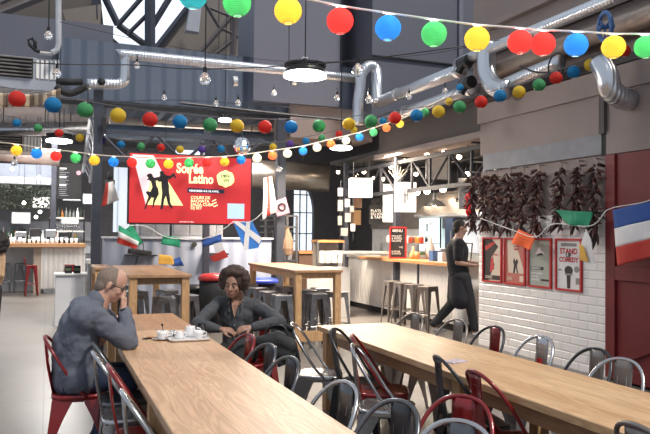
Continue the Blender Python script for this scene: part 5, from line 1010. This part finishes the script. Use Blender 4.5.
# ================================================================ ON THE TABLE
def cupset(c, lab, saucer=True):
    t = thing('coffee_cup', c, lab, 'cup')
    if saucer: MB().lathe(c, [(.03, 0), (.035, .004), (.072, .014), (.075, .017), (.035, .009), (0, .008)], 24).build('saucer', WHT2, t, True)
    z = V((0, 0, .010 if saucer else 0)); MB().lathe(c+z, [(.022, 0), (.026, .006), (.040, .035), (.042, .062), (.039, .062), (.036, .036), (.02, .01), (0, .008)], 24).build('cup_body', WHT2, t, True)
    MB().lathe(c+z, [(.0, .046), (.038, .046), (.038, .047), (0, .048)], 20).build('coffee', mat('coffee', (.10, .04, .02), .2), t)
    MB().tube(smoothpath([c+z+V((.038, 0, .05)), c+z+V((.062, -.005, .045)), c+z+V((.058, -.005, .025)), c+z+V((.034, 0, .018))]), .004, 6).build('handle', WHT2, t, True); return t
tc_ = P(164, 340, Z=.75); cupset(V((.86, 5.63, .75)), 'white coffee cup on its saucer left of the tray')
t = thing('sugar_pot_spoon', V((.86, 5.63, .81)), 'teaspoon standing up in the left coffee cup', 'spoon'); MB().tube([V((.875, 5.64, .80)), V((.865, 5.65, .86))], [.003, .004], 6).ell(V((.864, 5.651, .865)), (.009, .004, .012)).build('spoon', BLK, t, True)
tr = thing('serving_tray', (1.07, 5.62, .75), 'white rounded tray with a dark edge holding cups and a glass', 'tray')
def rr(x0, y0, x1, y1, r, n=6):
    o = []
    for cx, cy, a in ((x1-r, y1-r, 0), (x0+r, y1-r, 1), (x0+r, y0+r, 2), (x1-r, y0+r, 3)):
        for k in range(n+1): o.append((cx+r*math.cos((a+k/n)*PI/2), cy+r*math.sin((a+k/n)*PI/2)))
    return o
MB().prism(rr(.90, 5.46, 1.215, 5.80, .04), (0, 0, .75), (1, 0, 0), (0, 1, 0), (0, 0, .008)).build('tray_underside', mat('tray_brown', (.16, .11, .08), .4), tr)
MB().prism(rr(.897, 5.457, 1.218, 5.803, .04), (0, 0, .758), (1, 0, 0), (0, 1, 0), (0, 0, .006)).build('tray_surface', WHT2, tr)
MB().tube([(x, y, .766) for x, y in rr(.898, 5.458, 1.217, 5.802, .04)], .005, 6, True).build('rim', mat('tray_rim', (.6, .5, .42), .4), tr)
def pot(c, r, h, lab, nm, m_=WHT2, spout=True):
    t = thing(nm, c, lab, 'pot'); MB().lathe(c, [(r*.8, 0), (r, h*.1), (r*1.05, h*.45), (r*.8, h*.85), (r*.85, h), (r*.75, h), (0, h*.95)], 20).build('pot_body', m_, t, True)
    MB().tube(smoothpath([c+V((r, 0, h*.8)), c+V((r*1.7, 0, h*.7)), c+V((r*1.6, 0, h*.3)), c+V((r, 0, h*.2))]), .005, 6).build('handle', m_, t, True); return t
pot(V((1.09, 5.66, .764)), .047, .082, 'big white mug standing on the tray', 'mug')
cupset(V((1.13, 5.53, .764)), 'small white cup at the near right corner of the tray', False)
pot(V((.985, 5.57, .764)), .032, .06, 'small white milk jug on the left of the tray', 'milk_jug')
c = V((1.19, 5.72, .764)); t = MB().lathe(c, [(.027, 0), (.030, .004), (.034, .09), (.032, .09), (.028, .008), (0, .006)], 20).build('water_glass', GLASS, smooth=True); tag(t, 'clear water glass at the back right of the tray', 'glass')
c = V((.95, 5.68, .764)); tag(MB().lathe(c, [(.022, 0), (.026, .05), (.024, .05), (0, .004)], 16).build('small_glass', GLASS, smooth=True), 'small empty glass at the left of the tray', 'glass')
t = thing('paper_napkin', (.99, 5.72, .764), 'crumpled white napkin and sugar papers on the tray', 'napkin'); MB().sheet(lambda u, v: (.93+.12*u, 5.66+.11*v, .768+.022*abs(math.sin(u*6+v*3))), 8, 8, .002).build('folded_sheet', PAPER, t)
for k, (x, y, r) in enumerate(((.93, 5.90, .5), (1.0, 5.96, -.4))):
    tag(MB().box((x, y, .756), (.13, .05, .008), Matrix.Rotation(r, 3, 'Z')).box((x+.02, y+.01, .763), (.10, .035, .006), Matrix.Rotation(r+.5, 3, 'Z')).build('folded_paper', PAPER), ('folded white papers behind the tray, left pile', 'folded white papers behind the tray, right pile')[k], 'paper')
t = thing('eyeglasses_case', (.75, 5.72, .75), 'small dark object with keys between the man and the cup', 'keys'); MB().box((.755, 5.70, .756), (.07, .035, .012), Matrix.Rotation(.5, 3, 'Z')).build('fob', BLK, t, bevel=.004); MB().tube([V((.72+.018*math.cos(a), 5.68+.018*math.sin(a), .754)) for a in [k*.6 for k in range(11)]], .002, 5, True).build('key_ring', INOX, t)
c = V((.79, 5.78, .75)); tag(MB().box(c+V((0, 0, .005)), (.05, .05, .01)).build('biscuit', mat('biscuit', (.5, .25, .1), .7), bevel=.003), 'small brown biscuit packet behind the cup', 'biscuit')
p = P(455, 362, Z=.75); tag(MB().box(p+V((0, 0, .004)), (.15, .10, .008), Matrix.Rotation(.3, 3, 'Z')).build('folded_leaflet', mat('leaflet', (.5, .42, .48), .6, var=.3, scale=30)), 'folded pinkish leaflet lying on the right table', 'leaflet')
# ================================================================ PEOPLE
class Body:
    def __init__(s): s.m = MB()
    def cap(s, a, b, r0, r1=None, n=14):
        a, b = V(a), V(b); r1 = r0 if r1 is None else r1; s.m.tube([a, b], [r0, r1], n); s.m.ell(a, r0, None, n, 10); s.m.ell(b, r1, None, n, 10); return s
    def chain(s, pts, rs):
        for i in range(len(pts)-1): s.cap(pts[i], pts[i+1], rs[i], rs[i+1])
        return s
    def ell(s, c, r, rot=None): s.m.ell(c, r, rot, 20, 14); return s
    def done(s, name, m_, parent, voxel=.009, it=6, disp=0):
        o = s.m.build('tmp', m_, base=(0, 0, 0)); r = o.modifiers.new('r', 'REMESH'); r.mode = 'VOXEL'; r.voxel_size = voxel
        k = o.modifiers.new('s', 'SMOOTH'); k.factor = .5; k.iterations = it
        if disp:
            tx = bpy.data.textures.new('folds', 'CLOUDS'); tx.noise_scale = .09; dm = o.modifiers.new('d', 'DISPLACE'); dm.texture = tx; dm.strength = disp; dm.mid_level = .5
        dg = bpy.context.evaluated_depsgraph_get(); me = bpy.data.meshes.new_from_object(o.evaluated_get(dg)); bpy.data.objects.remove(o)
        off = V((0, 0, 0)); q = parent
        while q is not None: off += q.location; q = q.parent
        me.transform(Matrix.Translation(-off)); ob = bpy.data.objects.new(name, me); COL.objects.link(ob); ob.parent = parent; me.name = name
        if not me.materials: me.materials.append(m_)
        for p in me.polygons: p.use_smooth = True
        return ob
def frame(fwd, up):
    f = V(fwd).normalized(); s_ = V(up).cross(f).normalized(); u = f.cross(s_).normalized(); return Matrix((f, s_, u)).transposed()   # x forward, y left, z up
def add_head(B, c, R, k=1.0):
    """skull, jaw, nose, brow, lips, ears around the head centre c; R columns forward,left,up"""
    w = lambda x, y, z: V(c)+R@V((x*k, y*k, z*k))
    B.ell(w(-.012, 0, .03), (.097*k, .077*k, .090*k), R); B.ell(w(.022, 0, -.035), (.070*k, .062*k, .078*k), R); B.ell(w(.048, 0, -.090), (.034*k, .036*k, .024*k), R)
    B.cap(w(.082, 0, .012), w(.106, 0, -.028), .009*k, .014*k, 8); B.ell(w(.096, .011, -.032), .009*k); B.ell(w(.096, -.011, -.032), .009*k)
    B.cap(w(.076, -.032, .026), w(.076, .032, .026), .013*k, n=8)
    B.cap(w(.083, -.018, -.060), w(.083, .018, -.060), .0085*k, n=8); B.cap(w(.080, -.015, -.073), w(.080, .015, -.073), .009*k, n=8)
    for s_ in (-1, 1):
        B.ell(w(.055, s_*.042, -.025), (.026*k, .022*k, .026*k), R); B.ell(w(-.012, s_*.080, -.010), (.018*k, .009*k, .032*k), R@Matrix.Rotation(.15, 3, 'Y'))
    return w
def eyes(w, R, par, k=1.0, iris=(.08, .04, .02)):
    for s_ in (-1, 1):
        e = MB().ell(w(.0745, s_*.031, .003), .0128*k, R).build('eye', mat('eye_white', (.25, .2, .18), .5), par, True); MB().ell(w(.0855, s_*.031, .003), (.004*k, .0065*k, .0065*k), R).build('iris', mat('iris_dark', iris, .5), e, True)
def add_hand(B, wr, R, curl=.6, side=1, k=1.0, thumb=.6):
    """hand from the wrist; R: x towards fingers, y towards thumb side*side, z back of the hand"""
    w = lambda x, y, z: V(wr)+R@V((x*k, y*side*k, z*k))
    B.cap(w(-.01, 0, 0), w(.02, 0, 0), .021*k, .024*k)
    for y in (-.028, -.01, .010, .028): B.cap(w(.015, y*.6, 0), w(.078, y, .0), .016*k, .0125*k, 10)
    for i, (y, L) in enumerate(((.031, .066), (.011, .076), (-.010, .071), (-.029, .056))):
        a = 0; p = V((.080-abs(y)*.12, y, 0)); seg = (L*.42, L*.33, L*.27)
        for j, sl in enumerate(seg):
            a += curl*(.7, 1.0, .7)[j]; q = p+V((math.cos(a)*sl, (y*.06 if j == 0 else 0), -math.sin(a)*sl)); B.cap(w(*p), w(*q), (.0095, .0088, .008)[j]*k, (.0088, .008, .0072)[j]*k, 8); p = q
    t0 = V((.018, .026, -.004)); t1 = t0+V((.030, .026*thumb+.010, -.012)); t2 = t1+V((.026, .008*thumb, -.010)); t3 = t2+V((.022, -.003, -.008))
    B.cap(w(*t0), w(*t1), .0135*k, .0115*k, 8); B.cap(w(*t1), w(*t2), .011*k, .0095*k, 8); B.cap(w(*t2), w(*t3), .0095*k, .0078*k, 8)
SK1 = mat('skin_light', (.52, .30, .22), .5, var=.06, scale=14); SK2 = mat('skin_brown', (.33, .18, .125), .48, var=.08, scale=14); SK3 = mat('skin_tan', (.30, .17, .12), .5, var=.06, scale=14)
SH1 = mat('slate_blue_shirt', (.115, .125, .16), .85, var=.10, scale=5, bump=.4); SH2 = mat('charcoal_shirt', (.055, .058, .065), .8, var=.15, scale=5, bump=.4); SH3 = mat('black_tshirt', (.010, .010, .013), .9, var=.2)
JEAN = mat('dark_jeans', (.018, .028, .06), .85, var=.2, scale=20); TRB = mat('black_trousers', (.012, .012, .015), .85, var=.2)
# ---- the man at the left table: seated, leaning on his elbows, hands folded before his mouth
man = thing('person', (.25, 5.4, 0), 'seated person in slate blue shirt and glasses, leaning with hands at the mouth', 'person')
hip = V((.20, 5.42, .555)); chest = V((.30, 5.42, .86)); shc = V((.335, 5.42, 1.00)); hd = V((.455, 5.42, 1.205)); HR = frame((.86, -.14, -.36), (.32, 0, .95))
sR, sL = V((.335, 5.235, .99)), V((.355, 5.60, .99)); eR, eL = V((.565, 5.24, .80)), V((.60, 5.60, .80)); wR, wL = V((.535, 5.375, 1.035)), V((.55, 5.475, 1.03))
kn = [(V((.60, 5.30, .53)), V((.36, 5.25, .10))), (V((.62, 5.53, .53)), V((.40, 5.50, .10)))]
B = Body(); B.chain([hip, V((.22, 5.42, .70)), chest], [.14, .13, .14]); B.cap(sR, sL, .07); B.chain([shc, V((.38, 5.42, 1.10)), hd+HR@V((-.02, 0, -.04))], [.08, .070, .066])
for s_, e_, w_ in ((sR, eR, wR), (sL, eL, wL)): B.chain([s_, e_, w_], [.050, .040, .027])
for i, (k_, a_) in enumerate(kn):
    h_0 = hip+V((.02, (-.09, .09)[i], -.01)); B.chain([h_0, k_, a_], [.085, .055, .038])
w = add_head(B, hd, HR, 1.06)
add_hand(B, wR, frame((.10, .30, .95), (.9, -.5, 0)), .75, -1); add_hand(B, wL, frame((.0, -.25, .95), (.95, .3, 0)), .95, 1)
B.done('body', SK1, man, .0065, 4)
eyes(w, HR, man, 1.06)
B = Body(); B.chain([hip+V((.02, 0, -.02)), V((.225, 5.42, .66)), V((.228, 5.42, .78)), V((.25, 5.42, .90))], [.170, .18, .178, .165]); B.cap(V((.225, 5.34, .56)), V((.225, 5.50, .56)), .158); B.cap(V((.22, 5.33, .60)), V((.245, 5.33, .90)), .13, .13); B.cap(V((.22, 5.51, .60)), V((.245, 5.51, .90)), .13, .13)
B.chain([sR+V((-.075, .01, .0)), V((.265, 5.42, 1.02)), sL+V((-.075, -.01, .0))], [.105, .115, .105]); B.ell(V((.325, 5.42, 1.07)), (.085, .10, .055))
for s_, e_, w_ in ((sR, eR, wR), (sL, eL, wL)): B.chain([s_, (s_+e_)/2+V((0, 0, -.012)), e_, e_.lerp(w_, .45), e_.lerp(w_, .86)], [.092, .080, .066, .060, .047])
B.done('shirt', SH1, man, .009, 14, .035)
B = Body()
B.chain([V((.335, 5.42, 1.06)), V((.355, 5.42, 1.095))], [.090, .082]); B.done('collar', SH1, man, .008, 3)
for w_, e_, nm in ((wR, eR, 'dark_cuff'), (wL, eL, 'dark_cuff')): MB().cyl(e_.lerp(w_, .84), e_.lerp(w_, .93), .036, .034, 16).build(nm, TRB, man, True)
B = Body(); B.cap(hip+V((0, -.09, -.03)), hip+V((0, .09, -.03)), .12)
for i, (k_, a_) in enumerate(kn): B.chain([hip+V((.03, (-.09, .09)[i], -.02)), k_, a_+V((0, 0, .04))], [.105, .075, .060])
B.done('jeans', JEAN, man, .010, 5, .01)
for k_, a_ in kn:
    sh = Body(); sh.chain([a_+V((-.03, 0, -.03)), a_+V((.06, 0, -.055)), a_+V((.16, 0, -.062))], [.042, .04, .034]); s_ = sh.done('shoe', mat('navy_trainer', (.02, .025, .045), .5), man, .008, 3)
    MB().prism(rr(a_.x-.075, a_.y-.045, a_.x+.20, a_.y+.045, .04), (0, 0, .0), (1, 0, 0), (0, 1, 0), (0, 0, .028)).build('white_sole', WHT, s_)
    for q_ in range(3): MB().tube(smoothpath([a_+V((.0+.04*q_, -.046, -.06)), a_+V((.03+.04*q_, -.035, -.03)), a_+V((.03+.04*q_, .035, -.03)), a_+V((.0+.04*q_, .046, -.06))]), .006, 5).build('white_stripe', WHT, s_)
B = Body(); B.ell(hd+HR@V((-.022, 0, .030)), (.103, .086, .099), HR); B.ell(hd+HR@V((-.058, 0, -.025)), (.058, .077, .07), HR); B.done('cropped_hair', mat('cropped_hair', (.20, .15, .12), .8, var=.2, scale=60), man, .007, 3)
B = Body(); B.ell(hd+HR@V((.012, 0, .042)), (.086, .070, .085), HR); B.done('bare_forehead', SK1, man, .007, 3)
gl_ = MB()
for s_ in (-1, 1): gl_.tube([hd+HR@V((.094, s_*.033+.024*math.cos(a*PI/7), .002+.017*math.sin(a*PI/7))) for a in range(14)], .0032, 6, True); gl_.tube([hd+HR@V((.092, s_*.058, .006)), hd+HR@V((.04, s_*.083, .006)), hd+HR@V((-.03, s_*.086, -.002))], .003, 6)
gl_.tube([hd+HR@V((.096, -.010, .004)), hd+HR@V((.099, 0, .008)), hd+HR@V((.096, .010, .004))], .003, 6); gl_.build('glasses', BLK, man, True)
# ---- the woman on the right of the left table
wom = thing('person', (1.66, 6.1, 0), 'seated person with short curly hair and charcoal shirt, hands clasped', 'person')
f0 = V((-.45, -.89, 0)); l0 = V((.89, -.45, 0)); up = V((0, 0, 1)); hp_ = V((1.63, 6.22, .54)); L_ = lambda f, l, u: hp_+f0*f+l0*l+up*u
hd = V((1.555, 6.12, 1.135)); HR = frame((-.50, -.85, -.10), (.06, 0, 1))
sR, sL = L_(.03, -.17, .425), L_(.03, .17, .40); eR = V((1.225, 6.06, .81)); eL = V((1.93, 5.88, .82)); wR = V((1.40, 5.90, .775)); wL = V((1.65, 5.87, .785))
B = Body(); B.chain([hp_, L_(.0, 0, .2), L_(.0, 0, .33)], [.12, .10, .10]); B.cap(sR, sL, .055); B.chain([L_(.02, 0, .42), L_(.05, .01, .50), hd+HR@V((-.02, 0, -.04))], [.055, .047, .05])
for s_, e_, w_ in ((sR, eR, wR), (sL, eL, wL)): B.chain([s_, e_, w_], [.042, .035, .023])
kn = [(L_(.38, -.10, -.02), L_(.36, -.12, -.44)), (L_(.38, .10, -.02), L_(.40, .14, -.44))]
for i, (k_, a_) in enumerate(kn): B.chain([L_(.02, (-.08, .08)[i], 0), k_, a_], [.08, .052, .036])
w = add_head(B, hd, HR, .98); add_hand(B, wR, frame((.93, -.25, -.12), (0, -.5, .85)), .55, -1, .95); add_hand(B, wL, frame((-.93, -.10, -.08), (0, -.5, .85)), .5, 1, .95)
B.done('body', SK2, wom, .0065, 4); eyes(w, HR, wom)
MB().tube([w(.091, -.022, -.064), w(.0945, 0, -.067), w(.091, .022, -.064)], .004, 6).build('lips', mat('lip_tone', (.28, .08, .07), .4), wom, True)
for s_ in (-1, 1): MB().tube([w(.087, s_*.016, .030), w(.088, s_*.032, .036), w(.080, s_*.050, .030)], .003, 5).build('eyebrow', TRB, wom)
B = Body(); B.chain([L_(-.01, 0, -.02), L_(.0, 0, .14), L_(.0, 0, .30)], [.155, .135, .145]); B.cap(L_(.0, -.07, .30), L_(.0, .07, .30), .125)
B.chain([sR+V((0, 0, -.012)), L_(.0, 0, .43), sL+V((0, 0, -.012))], [.068, .07, .068])
for s_, e_, w_ in ((sR, eR, wR), (sL, eL, wL)): B.chain([s_, s_.lerp(e_, .5), e_, e_.lerp(w_, .5), e_.lerp(w_, .88)], [.066, .062, .056, .048, .038])
B.done('shirt', SH2, wom, .009, 10, .03)
for s_ in (-1, 1):   # open collar points and the light neckline between them
    pts = [L_(.115, s_*.012, .33), L_(.10, s_*.055, .455), L_(.03, s_*.075, .500), L_(.07, s_*.085, .44), L_(.135, s_*.055, .365)]
    b = MB(); b.pts(pts+[p+f0*.008 for p in pts], [(0, 1, 2, 3, 4), (9, 8, 7, 6, 5), (0, 5, 6, 1), (1, 6, 7, 2), (2, 7, 8, 3), (3, 8, 9, 4), (4, 9, 5, 0)]); b.build('collar', mat('collar_grey', (.075, .078, .085), .8), wom)
pts = [L_(.152, 0, .31), L_(.135, -.03, .42), L_(.07, -.04, .485), L_(.07, .04, .485), L_(.135, .03, .42)]; b = MB(); b.pts(pts+[p+f0*.006 for p in pts], [(0, 1, 2, 3, 4), (9, 8, 7, 6, 5), (0, 5, 6, 1), (1, 6, 7, 2), (2, 7, 8, 3), (3, 8, 9, 4), (4, 9, 5, 0)]); b.build('neckline', SK2, wom)
for k in range(4): MB().ell(L_(.150-.01*k, 0, .24-.06*k), .006).build('button', GREYW, wom)
B = Body(); B.cap(L_(0, -.08, -.03), L_(0, .08, -.03), .115)
for i, (k_, a_) in enumerate(kn): B.chain([L_(.02, (-.08, .08)[i], -.01), k_, a_+V((0, 0, .04))], [.098, .07, .055])
B.done('trousers', TRB, wom, .011, 5, .01)
for k_, a_ in kn: sh = Body(); sh.chain([a_+V((0, 0, -.04)), a_+f0*.08+V((0, 0, -.055)), a_+f0*.16+V((0, 0, -.06))], [.036, .034, .028]); sh.done('shoe', BLKM, wom, .008, 3)
B = Body(); rw = random.Random(5)
HAIRD = []
for k in range(300):
    th_ = rw.uniform(-PI, PI); ph_ = math.acos(rw.uniform(-.55, 1)); d = V((math.sin(ph_)*math.cos(th_), math.sin(ph_)*math.sin(th_), math.cos(ph_)))
    if d.x > .42 and d.z < .62: continue
    c = hd+HR@V((-.030+d.x*.112, d.y*.122, .040+d.z*.116)); B.m.ell(c, rw.uniform(.017, .032), None, 8, 6)
B.ell(hd+HR@V((-.035, 0, .042)), (.105, .112, .112), HR); B.done('curly_hair', mat('dark_brown_curls', (.05, .028, .02), .75, var=.5, scale=50), wom, .008, 1)
# ---- the waiter walking behind the tiled wall
wai = thing('person', (6.07, 9.55, 0), 'walking person in black t-shirt and trousers by the end of the tiled wall', 'person')
f0 = V((.93, -.37, 0)); l0 = V((.37, .93, 0)); o0 = V((6.07, 9.58, 0)); L_ = lambda f, l, u: o0+f0*f+l0*l+up*u
hd = L_(.05, 0, 1.715); HR = frame((.93, -.30, -.16), (.1, 0, 1))
sR, sL = L_(0, -.18, 1.47), L_(.0, .18, 1.47); eR = L_(-.03, -.22, 1.17); eL = L_(.06, .22, 1.18); wR = L_(.22, -.16, 1.13); wL = L_(.30, .10, 1.16)
legs = [(L_(.10, -.09, .93), L_(.20, -.09, .50), L_(.26, -.09, .09)), (L_(-.02, .09, .93), L_(-.06, .09, .50), L_(-.34, .10, .13))]
B = Body(); B.chain([L_(.03, 0, .95), L_(.0, 0, 1.15), L_(.0, 0, 1.36)], [.125, .115, .14]); B.cap(sR, sL, .06); B.chain([L_(0, 0, 1.48), L_(.03, 0, 1.57), hd+V((0, 0, -.03))], [.085, .072, .068])
for s_, e_, w_ in ((sR, eR, wR), (sL, eL, wL)): B.chain([s_, e_, w_], [.048, .042, .028])
for l in legs: B.chain(l, [.085, .055, .04])
w = add_head(B, hd, HR, 1.08); add_hand(B, wR, frame((.9, .1, .15), (0, 0, 1)), .4, 1); add_hand(B, wL, frame((.9, -.2, .1), (0, 0, 1)), .4, -1); B.done('body', SK3, wai, .0075, 4); eyes(w, HR, wai)
B = Body(); B.chain([L_(.03, 0, 1.0), L_(.0, 0, 1.17), L_(.0, 0, 1.36)], [.165, .165, .185]); B.cap(L_(0, -.08, 1.36), L_(0, .08, 1.36), .13); B.cap(sR+V((0, 0, -.01)), sL+V((0, 0, -.01)), .095)
for s_, e_ in ((sR, eR), (sL, eL)): B.chain([s_, s_.lerp(e_, .72)], [.085, .078])
B.done('t_shirt', SH3, wai, .01, 5, .012)
B = Body(); B.cap(L_(.03, -.07, .96), L_(.03, .07, .96), .115)
for l in legs: B.chain([l[0], l[1], l[2]+V((0, 0, .05))], [.105, .085, .065])
B.done('trousers', TRB, wai, .011, 5, .012)
B = Body()
B.chain([L_(.04, 0, .96), L_(.06, -.02, .60)], [.165, .18]); B.done('waist_apron', mat('navy_apron', (.010, .010, .016), .85, var=.2), wai, .012, 4)
for l in legs: sh = Body(); a_ = l[2]; sh.chain([a_+V((0, 0, -.045)), a_+f0*.09+V((0, 0, -.055)), a_+f0*.17+V((0, 0, -.058))], [.04, .036, .03]); sh.done('shoe', mat('grey_trainer', (.35, .33, .32), .6), wai, .009, 3)
B = Body(); B.ell(hd+HR@V((-.022, 0, .034)), (.106, .088, .102), HR); B.ell(hd+HR@V((-.06, 0, -.03)), (.055, .074, .07), HR); B.done('short_hair', mat('black_short_hair', (.02, .015, .012), .8, var=.3, scale=60), wai, .008, 2)
# ---- person cut by the left edge, tan jacket and dark curly hair
lp = thing('person', (-.52, 10.2, 0), 'standing person with dark curly hair and tan top at the left edge', 'person')
hd = V((P(-3, 243, Y=10.2).x, 10.2, 1.44)); ox = hd.x-.10; HR = frame((-.6, .8, 0), (0, 0, 1))
B = Body(); B.chain([(ox, 10.2, .88), (ox, 10.2, 1.08), (ox, 10.2, 1.24)], [.13, .12, .13]); B.cap((ox-.15, 10.2, 1.28), (ox+.12, 10.2, 1.26), .05); B.chain([V((ox, 10.2, 1.3)), hd], [.055, .05])
for s_ in (-1, 1): B.chain([V((ox+s_*.15, 10.2, 1.26)), V((ox+s_*.17-.02, 10.17, 1.02)), V((ox+s_*.14-.05, 10.3, .82))], [.045, .038, .026]); B.chain([V((ox+s_*.08, 10.2, .86)), V((ox+s_*.08, 10.22, .45)), V((ox+s_*.09, 10.2, .08))], [.085, .055, .038])
w = add_head(B, hd, HR, .95); add_hand(B, V((ox+.14-.05, 10.3, .82)), frame((-.1, .3, -.95), (.9, 0, 0)), .4, 1, .9); add_hand(B, V((ox-.14-.05, 10.3, .82)), frame((-.1, .3, -.95), (-.9, 0, 0)), .4, -1, .9); B.done('body', SK3, lp, .009, 3); eyes(w, HR, lp)
B = Body(); B.chain([(ox-.04, 10.2, .74), (ox, 10.2, 1.05), (ox, 10.2, 1.22)], [.17, .145, .145]); B.cap((ox-.14, 10.2, 1.27), (ox+.12, 10.2, 1.25), .065)
for s_ in (-1, 1): B.chain([V((ox+s_*.15, 10.2, 1.25)), V((ox+s_*.17-.02, 10.17, 1.02)), V((ox+s_*.14-.04, 10.28, .86))], [.062, .055, .045])
B.done('tan_jacket', mat('tan_cloth', (.45, .30, .18), .85, var=.1, bump=.3), lp, .012, 4, .012)
B = Body(); B.cap((ox-.06, 10.2, .82), (ox+.06, 10.2, .82), .12)
for s_ in (-1, 1): B.chain([V((ox+s_*.08, 10.2, .82)), V((ox+s_*.08, 10.22, .45)), V((ox+s_*.09, 10.2, .1))], [.10, .075, .06])
B.done('trousers', TRB, lp, .012, 4)
for s_ in (-1, 1): sh = Body(); sh.chain([(ox+s_*.09, 10.2, .045), (ox+s_*.09-.08, 10.3, .035)], [.042, .034]); sh.done('shoe', BLKM, lp, .01, 2)
B = Body()
for k in range(160):
    d = V((rw.gauss(0, 1), rw.gauss(0, 1), rw.gauss(0, 1))).normalized()
    if d.y > .5 and d.z < .5: continue
    B.m.ell(hd+V((d.x*.13, d.y*.12-.02, d.z*.14+.0)), rw.uniform(.025, .04), None, 8, 6)
B.ell(hd+V((0, -.02, 0)), (.115, .11, .125)); B.done('curly_hair', mat('black_curls', (.012, .010, .010), .7, var=.4, scale=40), lp, .012, 1)
# ================================================================ BAG AND COAT ON THE CHAIR
def catm(c, R_m): return c
bag = thing('black_bag', (1.72, 5.28, .55), 'black handbag hanging over the gunmetal chair beside the woman', 'bag')
B = Body(); B.chain([V((1.55, 5.18, .76)), V((1.66, 5.12, .78)), V((1.74, 5.06, .74))], [.06, .075, .055]); B.chain([V((1.60, 5.16, .70)), V((1.72, 5.08, .68))], [.07, .07]); B.done('bag_body', BLKM, bag, .010, 5, .02)
MB().tube(smoothpath([V((1.56, 5.18, .80)), V((1.60, 5.16, .88)), V((1.70, 5.12, .885)), V((1.74, 5.08, .79))]), .009, 6).build('strap', BLK, bag, True); MB().ell(V((1.62, 5.06, .74)), .012).build('clasp', INOX, bag, True)
coat = thing('black_coat', (1.75, 5.6, .3), 'black coat hanging off the back of the bright steel chair', 'coat')
ca, cb, cc, ce = P(270, 326, D=5.62), P(293, 329, D=5.66), P(299, 362, D=5.66), P(280, 366, D=5.62)
def cf(u, v):
    p = ca.lerp(cb, u).lerp(ce.lerp(cc, u), v); return p+V((-.37, -.93, 0))*(.02*math.sin(u*11+v*2)*(.3+v)-.03*u*(1-u)+.03*math.sin(v*2.5))
MB().sheet(cf, 16, 16, .02).build('coat_back', TRB, coat, True)
MB().tube(smoothpath([ca, ca.lerp(cb, .5)+V((0, 0, .02)), cb]), .02, 8).build('coat_collar', TRB, coat, True)
